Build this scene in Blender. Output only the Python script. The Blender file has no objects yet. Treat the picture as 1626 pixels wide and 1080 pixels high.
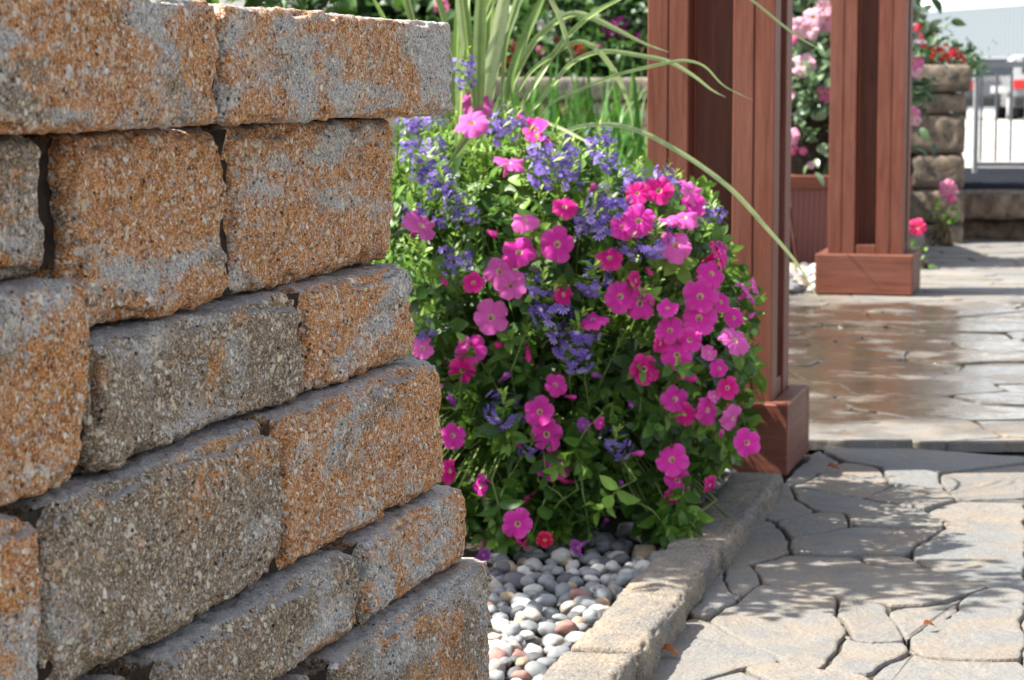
import bpy, math, random
import numpy as np
from mathutils import Vector, Matrix, noise
R = math.radians
rng = np.random.default_rng(11)
random.seed(11)
scene = bpy.context.scene

# ------------------------------------------------------------ camera, sky, sun, exposure
F, CX, CY, HZ, EYE = 3900.0, 813.0, 540.0, 130.0, 0.75     # photo measurements in pixels of the 1626 px wide photograph
PITCH = math.atan((CY - HZ) / F)
cd = bpy.data.cameras.new('camera')
cam = bpy.data.objects.new('camera', cd)
scene.collection.objects.link(cam)
cam.location = (0, 0, EYE)
cam.rotation_euler = (math.pi / 2 - PITCH, 0, 0)
cd.sensor_width = 36
cd.lens = 36 * F / 1626
cd.clip_start, cd.clip_end = 0.05, 2000
cd.dof.use_dof = True
cd.dof.focus_distance = 2.2
cd.dof.aperture_fstop = 21
scene.camera = cam

SUN_EL, SUN_AZ = R(53), R(-90 - 3)          # azimuth measured from +Y towards +X: the sun stands to the left
sdir = Vector((math.sin(SUN_AZ) * math.cos(SUN_EL), math.cos(SUN_AZ) * math.cos(SUN_EL), math.sin(SUN_EL)))
w = bpy.data.worlds.new('World')
scene.world = w
w.use_nodes = True
nt = w.node_tree
sky = nt.nodes.new('ShaderNodeTexSky')
sky.sky_type = 'NISHITA'
sky.sun_disc = False
sky.sun_elevation = SUN_EL
sky.sun_rotation = SUN_AZ
sky.air_density, sky.dust_density, sky.ozone_density = 1.0, 2.0, 1.0
hs = nt.nodes.new('ShaderNodeHueSaturation')        # thin white summer haze: a paler sky
hs.inputs['Saturation'].default_value = 0.5
nt.links.new(sky.outputs[0], hs.inputs['Color'])
nt.links.new(hs.outputs[0], nt.nodes['Background'].inputs[0])
nt.nodes['Background'].inputs[1].default_value = 0.118
sl = bpy.data.lights.new('sun', 'SUN')
sl.energy = 5.0
sl.angle = R(0.5)
sl.color = (1.0, 0.95, 0.86)
so = bpy.data.objects.new('sun', sl)
scene.collection.objects.link(so)
so.rotation_euler = sdir.to_track_quat('Z', 'Y').to_euler()
scene.view_settings.view_transform = 'Standard'
scene.view_settings.look = 'None'
scene.view_settings.exposure = 1.27
scene.view_settings.gamma = 1.0
scene.cycles.max_bounces = 10
scene.cycles.transparent_max_bounces = 8

# ------------------------------------------------------------ helpers
def ray(px, py):
    a, u = (px - CX) / F, -(py - CY) / F
    return Vector((a, math.cos(PITCH) + math.sin(PITCH) * u, -math.sin(PITCH) + math.cos(PITCH) * u))

def at(px, py, Y=None, Z=None):
    d = ray(px, py)
    t = Y / d.y if Y is not None else (Z - EYE) / d.z
    return Vector((0, 0, EYE)) + d * t

def project(p):
    d = Vector(p) - Vector((0, 0, EYE))
    u = -math.sin(PITCH) * d.y * -1 + math.cos(PITCH) * d.z
    f_ = math.cos(PITCH) * d.y - math.sin(PITCH) * d.z
    return CX + F * d.x / f_, CY - F * u / f_

def link(o, parent=None):
    scene.collection.objects.link(o)
    if parent is not None:
        o.parent = parent
    return o

def tag(o, label=None, cat=None, group=None, kind=None):
    if label: o['label'] = label
    if cat: o['category'] = cat
    if group: o['group'] = group
    if kind: o['kind'] = kind
    return o

def empty(name, loc, label, cat, group=None, rz=0.0):
    o = link(bpy.data.objects.new(name, None))
    o.location = loc
    o.rotation_euler = (0, 0, rz)
    o.empty_display_size = 0.05
    return tag(o, label, cat, group)

def mesh(name, V, Fc, mat, smooth=False, attrs=None):
    me = bpy.data.meshes.new(name)
    V = V.tolist() if hasattr(V, 'tolist') else [tuple(v) for v in V]
    Fc = Fc.tolist() if hasattr(Fc, 'tolist') else Fc
    me.from_pydata(V, [], Fc)
    for m in (mat if isinstance(mat, (list, tuple)) else [mat]):
        me.materials.append(m)
    if smooth:
        me.polygons.foreach_set('use_smooth', np.ones(len(me.polygons), dtype=bool))
    for k, a in (attrs or {}).items():
        at_ = me.attributes.new(k, 'FLOAT', 'POINT')
        at_.data.foreach_set('value', np.asarray(a, dtype=np.float32))
    me.update()
    return me

def obj(name, me, parent=None, loc=None, rot=None, color=None):
    o = link(bpy.data.objects.new(name, me), parent)
    if loc is not None: o.location = loc
    if rot is not None: o.rotation_euler = rot
    if color is not None: o.color = color
    return o

class MB:
    """collects boxes, tubes and strips into one mesh"""
    def __init__(s): s.v, s.f = [], []
    def add(s, V, Fc):
        n = len(s.v)
        s.v += [tuple(p) for p in V]
        s.f += [tuple(i + n for i in q) for q in Fc]
    def box(s, c, d, M=None, bev=0.0):
        hx, hy, hz = d[0] / 2, d[1] / 2, d[2] / 2
        if bev <= 0:
            P = [(x, y, z) for x in (-hx, hx) for y in (-hy, hy) for z in (-hz, hz)]
            Q = [(0, 1, 3, 2), (4, 6, 7, 5), (0, 4, 5, 1), (2, 3, 7, 6), (0, 2, 6, 4), (1, 5, 7, 3)]
        else:                                     # chamfered along every vertical edge and at both ends
            b = min(bev, hx * .49, hy * .49, hz * .49)
            def ring(i, z):
                return [(-hx + i, -hy + b + i * 0, z), (-hx + b, -hy + i, z), (hx - b, -hy + i, z), (hx - i, -hy + b, z),
                        (hx - i, hy - b, z), (hx - b, hy - i, z), (-hx + b, hy - i, z), (-hx + i, hy - b, z)]
            rs = [ring(b * .7, -hz), ring(0, -hz + b), ring(0, hz - b), ring(b * .7, hz)]
            P = sum(rs, [])
            Q = [tuple(range(7, -1, -1)), tuple(range(24, 32))]
            for k in range(3):
                for i in range(8):
                    j = (i + 1) % 8
                    Q.append((k * 8 + i, k * 8 + j, k * 8 + 8 + j, k * 8 + 8 + i))
        P = [Vector(p) for p in P]
        if M is not None: P = [M @ p for p in P]
        s.add([p + Vector(c) for p in P], Q)
    def tube(s, pts, rad, n=6):
        V, Q = [], []
        pts = [Vector(p) for p in pts]
        for i, p in enumerate(pts):
            t = (pts[min(i + 1, len(pts) - 1)] - pts[max(i - 1, 0)]).normalized()
            a = t.orthogonal().normalized() if abs(t.z) < .99 else Vector((1, 0, 0))
            b = t.cross(a)
            r = rad[i] if hasattr(rad, '__len__') else rad
            for k in range(n):
                V.append(p + (a * math.cos(2 * math.pi * k / n) + b * math.sin(2 * math.pi * k / n)) * r)
        for i in range(len(pts) - 1):
            for k in range(n):
                Q.append((i * n + k, i * n + (k + 1) % n, (i + 1) * n + (k + 1) % n, (i + 1) * n + k))
        Q.append(tuple(range(n - 1, -1, -1)))
        Q.append(tuple(range((len(pts) - 1) * n, len(pts) * n)))
        s.add(V, Q)
    def mesh(s, name, mat, smooth=False): return mesh(name, s.v, s.f, mat, smooth)

# ------------------------------------------------------------ materials
class NT:
    def __init__(s, name):
        s.m = bpy.data.materials.new(name)
        s.m.use_nodes = True
        s.t = s.m.node_tree
        s.b = s.t.nodes['Principled BSDF']
        s.out = s.t.nodes['Material Output']
    def n(s, typ, **kw):
        x = s.t.nodes.new(typ)
        for k, v in kw.items(): setattr(x, k, v)
        return x
    def set(s, inp, v):
        if hasattr(v, 'is_linked') or hasattr(v, 'links'): s.t.links.new(v, inp)
        elif isinstance(v, (tuple, list)) and len(v) == 3 and inp.type == 'RGBA': inp.default_value = (*v, 1)
        else: inp.default_value = v
    def coord(s, kind='Object', scale=(1, 1, 1), offset_random=False):
        tc = s.n('ShaderNodeTexCoord').outputs[kind]
        mp = s.n('ShaderNodeMapping')
        s.set(mp.inputs[0], tc)
        mp.inputs['Scale'].default_value = scale
        if offset_random:
            oi = s.n('ShaderNodeObjectInfo').outputs['Random']
            mu = s.n('ShaderNodeVectorMath', operation='SCALE')
            mu.inputs[0].default_value = (37.0, 19.0, 53.0)
            s.set(mu.inputs['Scale'], oi)
            s.set(mp.inputs['Location'], mu.outputs[0])
        return mp.outputs[0]
    def noise(s, vec, scale, detail=4, rough=.55, dist=0.0):
        x = s.n('ShaderNodeTexNoise')
        s.set(x.inputs['Vector'], vec)
        x.inputs['Scale'].default_value = scale
        x.inputs['Detail'].default_value = detail
        x.inputs['Roughness'].default_value = rough
        x.inputs['Distortion'].default_value = dist
        return x.outputs['Fac']
    def voro(s, vec, scale, feature='F1', rnd=1.0):
        x = s.n('ShaderNodeTexVoronoi', feature=feature)
        s.set(x.inputs['Vector'], vec)
        x.inputs['Scale'].default_value = scale
        x.inputs['Randomness'].default_value = rnd
        return x.outputs['Distance'], x.outputs.get('Color')
    def ramp(s, fac, stops, interp='LINEAR'):
        x = s.n('ShaderNodeValToRGB')
        x.color_ramp.interpolation = interp
        e = x.color_ramp.elements
        while len(e) < len(stops): e.new(.5)
        for el, (p, c) in zip(e, stops):
            el.position = p
            el.color = (*c, 1) if hasattr(c, '__len__') else (c, c, c, 1)
        s.set(x.inputs[0], fac)
        return x.outputs[0]
    def mix(s, fac, a, b, blend='MIX'):
        x = s.n('ShaderNodeMix', data_type='RGBA', blend_type=blend)
        s.set(x.inputs[0], fac)
        s.set(x.inputs[6], a)
        s.set(x.inputs[7], b)
        return x.outputs[2]
    def math(s, op, a, b=0.0, c=0.0, clamp=False):
        x = s.n('ShaderNodeMath', operation=op)
        x.use_clamp = clamp
        s.set(x.inputs[0], a); s.set(x.inputs[1], b); s.set(x.inputs[2], c)
        return x.outputs[0]
    def sep(s, col):
        x = s.n('ShaderNodeSeparateColor')
        s.set(x.inputs[0], col)
        return x.outputs
    def attr(s, name):
        return s.n('ShaderNodeAttribute', attribute_name=name).outputs['Fac']
    def objcol(s): return s.n('ShaderNodeObjectInfo').outputs['Color']
    def bump(s, h, strength=.5, dist=.002, prev=None):
        x = s.n('ShaderNodeBump')
        x.inputs['Strength'].default_value = strength
        x.inputs['Distance'].default_value = dist
        s.set(x.inputs['Height'], h)
        if prev is not None: s.set(x.inputs['Normal'], prev)
        return x.outputs[0]
    def done(s, col=None, rough=None, normal=None, spec=None):
        if col is not None: s.set(s.b.inputs['Base Color'], col)
        if rough is not None: s.set(s.b.inputs['Roughness'], rough)
        if normal is not None: s.set(s.b.inputs['Normal'], normal)
        if spec is not None: s.b.inputs['Specular IOR Level'].default_value = spec
        return s.m

def stone_mat():
    """tumbled concrete block: rust and grey pigment clouds, chips of aggregate, pores. Object colour: r = rust, g = brown, b = lightness"""
    s = NT('tumbled_block')
    v = s.coord('Object', offset_random=True)
    oc = s.sep(s.objcol())
    vs = s.n('ShaderNodeVectorMath', operation='MULTIPLY'); s.set(vs.inputs[0], v); vs.inputs[1].default_value = (.38, 1, 1)
    n1 = s.noise(vs.outputs[0], 13, 5, .62, .8)
    n2 = s.noise(v, 130, 3, .7)
    n3 = s.noise(vs.outputs[0], 19, 4, .6, .5)
    rust = s.math('ADD', s.math('ADD', n1, s.math('MULTIPLY', s.math('SUBTRACT', n2, .5), .30)), s.math('SUBTRACT', oc[0], .5))
    rust = s.ramp(rust, [(.455, 0.0), (.53, 1.0)])
    n4 = s.noise(v, 300, 3, .8)
    grey = s.mix(s.noise(v, 40, 3), (.36, .36, .365), (.60, .57, .53))
    brown = s.mix(s.noise(v, 60, 3), (.165, .112, .068), (.39, .29, .19))
    bf = s.ramp(s.math('ADD', n3, s.math('SUBTRACT', oc[1], .5)), [(.44, 0.0), (.56, 1.0)])
    base = s.mix(bf, grey, brown)
    rc = s.ramp(s.math('ADD', s.math('MULTIPLY', s.noise(v, 70, 4, .7), .6), s.math('MULTIPLY', n4, .4)), [(.34, (.22, .078, .018)), (.50, (.60, .225, .045)), (.64, (.76, .38, .12))])
    col = s.mix(s.math('MULTIPLY', rust, .92), base, rc)
    # sand grain
    g = s.noise(v, 480, 3, .85)
    g2_ = s.noise(v, 210, 3, .8)
    col = s.mix(s.ramp(g2_, [(.34, .80), (.48, 0.0)]), col, (.075, .05, .036))
    col = s.mix(s.ramp(g, [(.36, .90), (.48, 0.0)]), col, (.04, .032, .028))
    col = s.mix(s.ramp(g, [(.54, 0.0), (.64, .80)]), col, (.84, .76, .62))
    # aggregate chips of several sizes
    hsum = None
    for sc, lim, keep in ((125, .38, .22), (205, .42, .30), (78, .32, .09), (320, .44, .26)):
        vw = s.n('ShaderNodeVectorMath', operation='ADD')
        s.set(vw.inputs[0], v)
        nz = s.n('ShaderNodeTexNoise'); s.set(nz.inputs['Vector'], v); nz.inputs['Scale'].default_value = sc * 1.6; nz.inputs['Detail'].default_value = 3
        cen = s.n('ShaderNodeVectorMath', operation='SUBTRACT'); s.set(cen.inputs[0], nz.outputs['Color']); cen.inputs[1].default_value = (.5, .5, .5)
        sc_ = s.n('ShaderNodeVectorMath', operation='SCALE'); s.set(sc_.inputs[0], cen.outputs[0]); sc_.inputs['Scale'].default_value = 1.1 / sc
        s.set(vw.inputs[1], sc_.outputs[0])
        d, c = s.voro(vw.outputs[0], sc)
        cc = s.sep(c)
        inside = s.ramp(d, [(lim - .07, 1.0), (lim + .05, 0.0)])
        chosen = s.math('LESS_THAN', cc[0], keep)
        mk = s.math('MULTIPLY', inside, chosen)
        chip = s.ramp(cc[1], [(0, (.66, .50, .32)), (.3, (.86, .78, .62)), (.55, (.34, .34, .35)), (.72, (.90, .86, .78)), (1, (.62, .30, .12))])
        col = s.mix(s.math('MULTIPLY', mk, s.math('MULTIPLY_ADD', cc[2], .4, .6)), col, chip)
        hsum = mk if hsum is None else s.math('ADD', hsum, mk)
    # the moulded top face is smoother and greyer than the split face
    gn = s.n('ShaderNodeSeparateXYZ'); s.set(gn.inputs[0], s.n('ShaderNodeTexCoord').outputs['Normal'])
    topm = s.ramp(s.math('ADD', gn.outputs[2], s.math('MULTIPLY', s.math('SUBTRACT', n3, .5), .8)), [(.72, 0.0), (.92, .70)])
    col = s.mix(topm, col, s.mix(g2_, (.24, .245, .255), (.52, .515, .51)))
    d, c = s.voro(v, 190)
    pore = s.math('MULTIPLY', s.ramp(d, [(.18, 1.0), (.33, 0.0)]), s.math('LESS_THAN', s.sep(c)[2], .12))
    col = s.mix(s.math('MULTIPLY', pore, .85), col, (.03, .023, .018))
    col = s.mix(1.0, col, s.ramp(oc[2], [(0, .7), (.5, 1.22), (1, 1.5)]), 'MULTIPLY')
    h = s.math('ADD', s.math('MULTIPLY', hsum, .45), s.math('MULTIPLY', pore, -1.6))
    h = s.math('ADD', h, s.math('MULTIPLY', g, 1.3))
    h = s.math('ADD', h, s.math('MULTIPLY', g2_, 1.6))
    nrm = s.bump(s.noise(v, 90, 4, .7), .55, .006)
    nrm = s.bump(h, .9, .0024, nrm)
    return s.done(col, .93, nrm, .25)

def flag_mat(name, wet=False):
    s = NT(name)
    v = s.coord('Object')
    t = s.attr('tint')
    base = s.ramp(t, [(0, (.162, .152, .138)), (.3, (.245, .230, .208)), (.55, (.178, .184, .184)), (.8, (.255, .215, .172)), (1, (.205, .194, .180))])
    n1 = s.noise(v, 7, 5, .6, .4)
    col = s.mix(s.ramp(n1, [(.45, 0.0), (.62, .7)]), base, (.245, .196, .145))
    col = s.mix(s.ramp(s.noise(v, 13, 4, .6), [(.48, 0.0), (.62, .7)]), col, (.165, .172, .174))
    fine = s.noise(v, 260, 3, .75)
    col = s.mix(s.ramp(fine, [(.32, .7), (.48, 0.0)]), col, (.085, .075, .065))
    col = s.mix(s.ramp(fine, [(.55, 0.0), (.70, .5)]), col, (.40, .375, .335))
    nrm = s.bump(s.noise(v, 17, 6, .65, .5), .75, .014)
    nrm = s.bump(fine, .45, .002, nrm)
    rough = .85
    if wet:
        x = s.n('ShaderNodeSeparateXYZ'); s.set(x.inputs[0], v)
        # the hosed-down band lies behind the first post
        yy = s.math('ADD', x.outputs[1], s.math('MULTIPLY', s.math('SUBTRACT', s.noise(v, 3.2, 4, .6), .5), 1.1))
        m = s.ramp(s.math('MULTIPLY', yy, .1), [(.500, 0.0), (.535, 1.0), (.80, 1.0), (.845, 0.0)])
        m = s.math('MULTIPLY', m, s.ramp(s.noise(v, 5, 4, .6), [(.30, .35), (.48, 1.0)]))
        wetc = s.mix(1.0, s.mix(.30, col, (.20, .175, .135)), (.34, .295, .235), 'MULTIPLY')
        col = s.mix(m, col, wetc)
        rough = s.math('SUBTRACT', .85, s.math('MULTIPLY', m, s.ramp(s.noise(v, 26, 4, .7), [(.35, .62), (.65, .80)])))
        mm = s.n('ShaderNodeBump'); mm.inputs['Distance'].default_value = .01
        s.set(mm.inputs['Strength'], s.math('SUBTRACT', .5, s.math('MULTIPLY', m, .41)))
        s.set(mm.inputs['Height'], s.noise(v, 30, 5, .65))
        nrm = mm.outputs[0]
        s.b.inputs['Specular IOR Level'].default_value = .6
        return s.done(col, rough, nrm)
    return s.done(col, rough, nrm, .3)

def simple(name, c1, c2=None, scale=30, rough=.8, bump=0.0, bscale=None, spec=.3, detail=4, stretch=(1, 1, 1), bdist=.004):
    s = NT(name)
    v = s.coord('Object', stretch)
    col = c1 if c2 is None else s.mix(s.ramp(s.noise(v, scale, detail, .65), [(.35, 0.0), (.65, 1.0)]), c1, c2)
    nrm = s.bump(s.noise(v, bscale or scale, 4, .65), bump, bdist) if bump else None
    return s.done(col, rough, nrm, spec)

def wood_mat():
    s = NT('stained_wood')
    v = s.coord('Object', (1, 1, .07), True)
    v2 = s.coord('Object', (1, 1, .25), True)
    g = s.noise(v, 75, 6, .7, .4)
    col = s.ramp(g, [(.28, (.100, .025, .013)), (.5, (.168, .049, .027)), (.72, (.228, .078, .046))])
    col = s.mix(s.ramp(s.noise(v2, 9, 3, .5), [(.45, 0.0), (.72, .5)]), col, (.215, .090, .066))
    col = s.mix(s.ramp(s.noise(v2, 26, 4, .7), [(.56, 0.0), (.74, .55)]), col, (.065, .020, .013))
    d, c = s.voro(s.coord('Object', (1, 1, .55), True), 7.5)
    knot = s.math('MULTIPLY', s.ramp(d, [(.05, 1.0), (.13, 0.0)]), s.math('LESS_THAN', s.sep(c)[0], .45))
    col = s.mix(s.math('MULTIPLY', knot, .75), col, (.05, .016, .010))
    nrm = s.bump(g, .35, .003)
    return s.done(col, .55, nrm, .4)

def leaf_mat(name, c_dark, c_mid, c_light, trans=.30, rough=.45, spec=.45):
    s = NT(name)
    t = s.attr('tint')
    v = s.coord('Object')
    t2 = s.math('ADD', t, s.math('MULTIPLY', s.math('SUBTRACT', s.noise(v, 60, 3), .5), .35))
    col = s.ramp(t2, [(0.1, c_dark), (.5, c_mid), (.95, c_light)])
    s.b.inputs['Specular IOR Level'].default_value = spec
    s.set(s.b.inputs['Base Color'], col)
    s.b.inputs['Roughness'].default_value = rough
    tr = s.n('ShaderNodeBsdfTranslucent')
    s.set(tr.inputs[0], s.mix(.5, col, tuple(min(1, x * 1.6) for x in c_light)))
    mx = s.n('ShaderNodeMixShader')
    mx.inputs[0].default_value = trans
    s.t.links.new(s.b.outputs[0], mx.inputs[1])
    s.t.links.new(tr.outputs[0], mx.inputs[2])
    s.t.links.new(mx.outputs[0], s.out.inputs[0])
    return s.m

def petal_mat():
    s = NT('petunia_petal')
    r, a = s.attr('rad'), s.attr('ang')
    oc = s.objcol()
    vein = s.math('ABSOLUTE', s.math('SINE', s.math('MULTIPLY', a, 12.5)))
    dark = s.mix(1.0, oc, (.72, .30, .62), 'MULTIPLY')
    col = s.mix(s.math('MULTIPLY', s.ramp(vein, [(.0, 1.0), (.32, 0.0)]), s.ramp(r, [(.2, .9), (.9, .25)])), oc, dark)
    col = s.mix(s.ramp(r, [(.55, 0.0), (1.0, .22)]), col, s.mix(.5, oc, (.95, .55, .85)))
    col = s.mix(s.ramp(r, [(.15, 1.0), (.23, 0.0)]), col, (.80, .72, .45))
    s.set(s.b.inputs['Base Color'], col)
    s.b.inputs['Roughness'].default_value = .6
    s.b.inputs['Specular IOR Level'].default_value = .15
    tr = s.n('ShaderNodeBsdfTranslucent'); s.set(tr.inputs[0], col)
    mx = s.n('ShaderNodeMixShader'); mx.inputs[0].default_value = .35
    s.t.links.new(s.b.outputs[0], mx.inputs[1]); s.t.links.new(tr.outputs[0], mx.inputs[2]); s.t.links.new(mx.outputs[0], s.out.inputs[0])
    return s.m

M_STONE = stone_mat()
M_FLAG = flag_mat('flagstone')
M_WET = flag_mat('wet_flagstone', True)
M_WOOD = wood_mat()
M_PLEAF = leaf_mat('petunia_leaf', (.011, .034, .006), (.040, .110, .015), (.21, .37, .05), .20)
M_SLEAF = leaf_mat('fan_flower_leaf', (.04, .10, .015), (.10, .23, .028), (.34, .48, .07), .28)
M_BLADE = leaf_mat('strap_leaf', (.055, .12, .035), (.16, .26, .035), (.50, .58, .32), .25, .4)
M_LILY = leaf_mat('lily_leaf', (.016, .062, .010), (.042, .145, .018), (.12, .28, .032), .2)
M_HEDGE = leaf_mat('shrub_leaf', (.012, .035, .008), (.030, .085, .015), (.10, .21, .035), .2)
M_MLEAF = leaf_mat('mandevilla_leaf', (.02, .05, .018), (.06, .13, .045), (.26, .34, .20), .15, .3, .6)
M_PETAL = petal_mat()
def fan_mat():
    s = NT('fan_petal')
    t = s.attr('tint')
    col = s.ramp(t, [(0, (.62, .58, .20)), (.12, (.80, .76, .85)), (.2, (.15, .08, .43)), (.6, (.27, .17, .60)), (1, (.62, .52, .88))])
    s.set(s.b.inputs['Base Color'], col); s.b.inputs['Roughness'].default_value = .6; s.b.inputs['Specular IOR Level'].default_value = .15
    tr = s.n('ShaderNodeBsdfTranslucent'); s.set(tr.inputs[0], col)
    mx = s.n('ShaderNodeMixShader'); mx.inputs[0].default_value = .3
    s.t.links.new(s.b.outputs[0], mx.inputs[1]); s.t.links.new(tr.outputs[0], mx.inputs[2]); s.t.links.new(mx.outputs[0], s.out.inputs[0])
    return s.m
M_FAN = fan_mat()
M_STEM = simple('green_stem', (.10, .17, .04), (.16, .20, .06), 40, .6)
M_WSTEM = simple('woody_stem', (.09, .06, .035), (.16, .11, .06), 40, .8)
M_SOIL = simple('garden_soil', (.022, .017, .013), (.07, .052, .038), 60, .95, .8, 90)
M_JOINT = simple('joint_sand', (.035, .03, .027), (.10, .088, .075), 40, .95, .6, 150)
def kerb_mat():
    s = NT('kerb_concrete')
    v = s.coord('Object', offset_random=True)
    col = s.mix(s.ramp(s.noise(v, 14, 5, .65, .5), [(.4, 0.0), (.62, 1.0)]), (.20, .188, .172), (.32, .262, .197))
    f = s.noise(v, 240, 3, .8)
    col = s.mix(s.ramp(f, [(.33, .75), (.48, 0.0)]), col, (.07, .06, .05))
    col = s.mix(s.ramp(f, [(.55, 0.0), (.66, .6)]), col, (.56, .50, .42))
    nrm = s.bump(s.noise(v, 60, 5, .7), .5, .006)
    return s.done(col, .93, s.bump(f, .8, .003, nrm), .2)
M_KERB = kerb_mat()
M_POT = simple('dark_pot', (.03, .022, .018), (.06, .04, .03), 12, .7)

def pebble_mat():
    s = NT('river_pebble')
    v = s.coord('Object', offset_random=True)
    c = s.objcol()
    col = s.mix(s.ramp(s.noise(v, 45, 4, .6), [(.35, 0.0), (.7, .6)]), c, s.mix(1.0, c, (.62, .58, .55), 'MULTIPLY'))
    col = s.mix(s.ramp(s.noise(v, 300, 2, .7), [(.6, 0.0), (.75, .5)]), col, (.10, .09, .085))
    return s.done(col, .6, s.bump(s.noise(v, 160, 3), .25, .002), .35)
M_PEB = pebble_mat()

# ------------------------------------------------------------ rough stone block
def fb(p, sc, oc=4):
    return noise.fractal(Vector((p[0] * sc, p[1] * sc, p[2] * sc)), 1.0, 2.1, oc)

def rough_block(name, dims, seed, step=.0036, fine_y=.035, mat=None, r0=.011, rough=1.0, far=.03, fine_x_all=True):
    """block centred at the origin in x, front face at y = -dims[1]/2, lattice fine on the front, coarse at the back"""
    L, D, H = dims
    def axis(a, n): return np.linspace(-a / 2, a / 2, max(2, n) + 1)
    xs = axis(L, int(L / step)); zs = axis(H, int(H / step))
    fy = min(fine_y, D * .5)
    ys = np.concatenate([np.linspace(-D / 2, -D / 2 + fy, max(2, int(fy / step)) + 1), np.linspace(-D / 2 + fy, D / 2, max(2, int((D - fy) / far)) + 1)[1:]])
    nx, ny, nz = len(xs), len(ys), len(zs)
    idx, P = {}, []
    def vid(i, j, k):
        key = (i, j, k)
        if key not in idx:
            idx[key] = len(P); P.append((xs[i], ys[j], zs[k]))
        return idx[key]
    Q = []
    for i in range(nx - 1):
        for k in range(nz - 1):
            Q.append((vid(i, 0, k), vid(i + 1, 0, k), vid(i + 1, 0, k + 1), vid(i, 0, k + 1)))
            Q.append((vid(i, ny - 1, k), vid(i, ny - 1, k + 1), vid(i + 1, ny - 1, k + 1), vid(i + 1, ny - 1, k)))
    for i in range(nx - 1):
        for j in range(ny - 1):
            Q.append((vid(i, j, 0), vid(i, j + 1, 0), vid(i + 1, j + 1, 0), vid(i + 1, j, 0)))
            Q.append((vid(i, j, nz - 1), vid(i + 1, j, nz - 1), vid(i + 1, j + 1, nz - 1), vid(i, j + 1, nz - 1)))
    for j in range(ny - 1):
        for k in range(nz - 1):
            Q.append((vid(0, j, k), vid(0, j, k + 1), vid(0, j + 1, k + 1), vid(0, j + 1, k)))
            Q.append((vid(nx - 1, j, k), vid(nx - 1, j + 1, k), vid(nx - 1, j + 1, k + 1), vid(nx - 1, j, k + 1)))
    off = Vector((seed * 3.17, seed * 1.31, seed * 2.23))
    hs = (L / 2, D / 2, H / 2)
    out = []
    for p in P:
        q = Vector(p) + off
        r = r0 * (1.0 + .75 * noise.noise(q * 13))
        pin = [max(-hs[a] + r, min(hs[a] - r, p[a])) for a in range(3)]
        d = Vector((p[0] - pin[0], p[1] - pin[1], p[2] - pin[2]))
        n = d.normalized() if d.length > 1e-9 else Vector((0, 0, 1))
        edge = 1 - max(abs(n.x), abs(n.y), abs(n.z))
        edge = min(1.0, edge * 4)
        # distance to the nearest edge of the front face, for soft crumbled borders
        ff = max(0.0, -n.y)
        amp = (.35 + .65 * ff) * rough
        dd = .0060 * fb(q, 11, 3) * amp + .0046 * fb(q, 44, 3) * amp + .0022 * noise.noise(q * 150) * rough
        pit = noise.noise(q * 85)
        dd -= max(0, pit - .25) * .006 * rough
        chip = max(0.0, noise.noise(q * 24 + Vector((7, 7, 7))) + .10)
        dd -= chip * .015 * edge * rough
        out.append(Vector(pin) + n * (r + dd))
    return mesh(name, [tuple(v) for v in out], Q, mat or M_STONE, True)

# ------------------------------------------------------------ ground, paving
def ground_sheet(name, x0, x1, y0, y1, z, mat, n=1):
    V = [(x0, y0, z), (x1, y0, z), (x1, y1, z), (x0, y1, z)]
    return tag(obj(name, mesh(name, V, [(0, 1, 2, 3)], mat)), kind='structure')
ground_sheet('ground', -400, 400, -60, 900, -.30, M_SOIL)
ground_sheet('paving_bed', -2.0, 9, -4, 5.3, -.014, M_JOINT)
ground_sheet('terrace_bed', -3.0, 9, 5.02, 11.75, .002, M_JOINT)
ground_sheet('garden_bed', -6.0, .50, 2.35, 4.98, -.006, M_SOIL)

def clip(poly, n, c):
    """keep the side n.p <= c"""
    out = []
    for i in range(len(poly)):
        a, b = poly[i], poly[(i + 1) % len(poly)]
        da, db = n[0] * a[0] + n[1] * a[1] - c, n[0] * b[0] + n[1] * b[1] - c
        if da <= 0: out.append(a)
        if (da < 0 < db) or (db < 0 < da):
            t = da / (da - db)
            out.append((a[0] + (b[0] - a[0]) * t, a[1] + (b[1] - a[1]) * t))
    return out

def voronoi(seeds, box, sx=1.0):
    x0, x1, y0, y1 = box
    cells = []
    S = np.array(seeds)
    for i, s in enumerate(S):
        poly = [(x0, y0), (x1, y0), (x1, y1), (x0, y1)]
        dd = ((S - s) ** 2 * np.array([1 / sx ** 2, 1])).sum(1)
        for j in np.argsort(dd)[1:22]:
            t = S[j]
            wgt = (1 / sx ** 2, 1)
            n = ((t[0] - s[0]) * wgt[0], (t[1] - s[1]) * wgt[1])
            m = ((t[0] + s[0]) / 2, (t[1] + s[1]) / 2)
            poly = clip(poly, n, n[0] * m[0] + n[1] * m[1])
            if len(poly) < 3: break
        if len(poly) >= 3: cells.append(poly)
    return cells

def wob(x, y):
    q = Vector((x * 9, y * 9, 0))
    q2 = Vector((x * 34, y * 34, 5))
    return (noise.noise(q) * .012 + noise.noise(q2) * .006, noise.noise(q + Vector((0, 0, 40))) * .012 + noise.noise(q2 + Vector((0, 0, 40))) * .006)

def area(p): return .5 * sum(p[i][0] * p[(i + 1) % len(p)][1] - p[(i + 1) % len(p)][0] * p[i][1] for i in range(len(p)))

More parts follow.
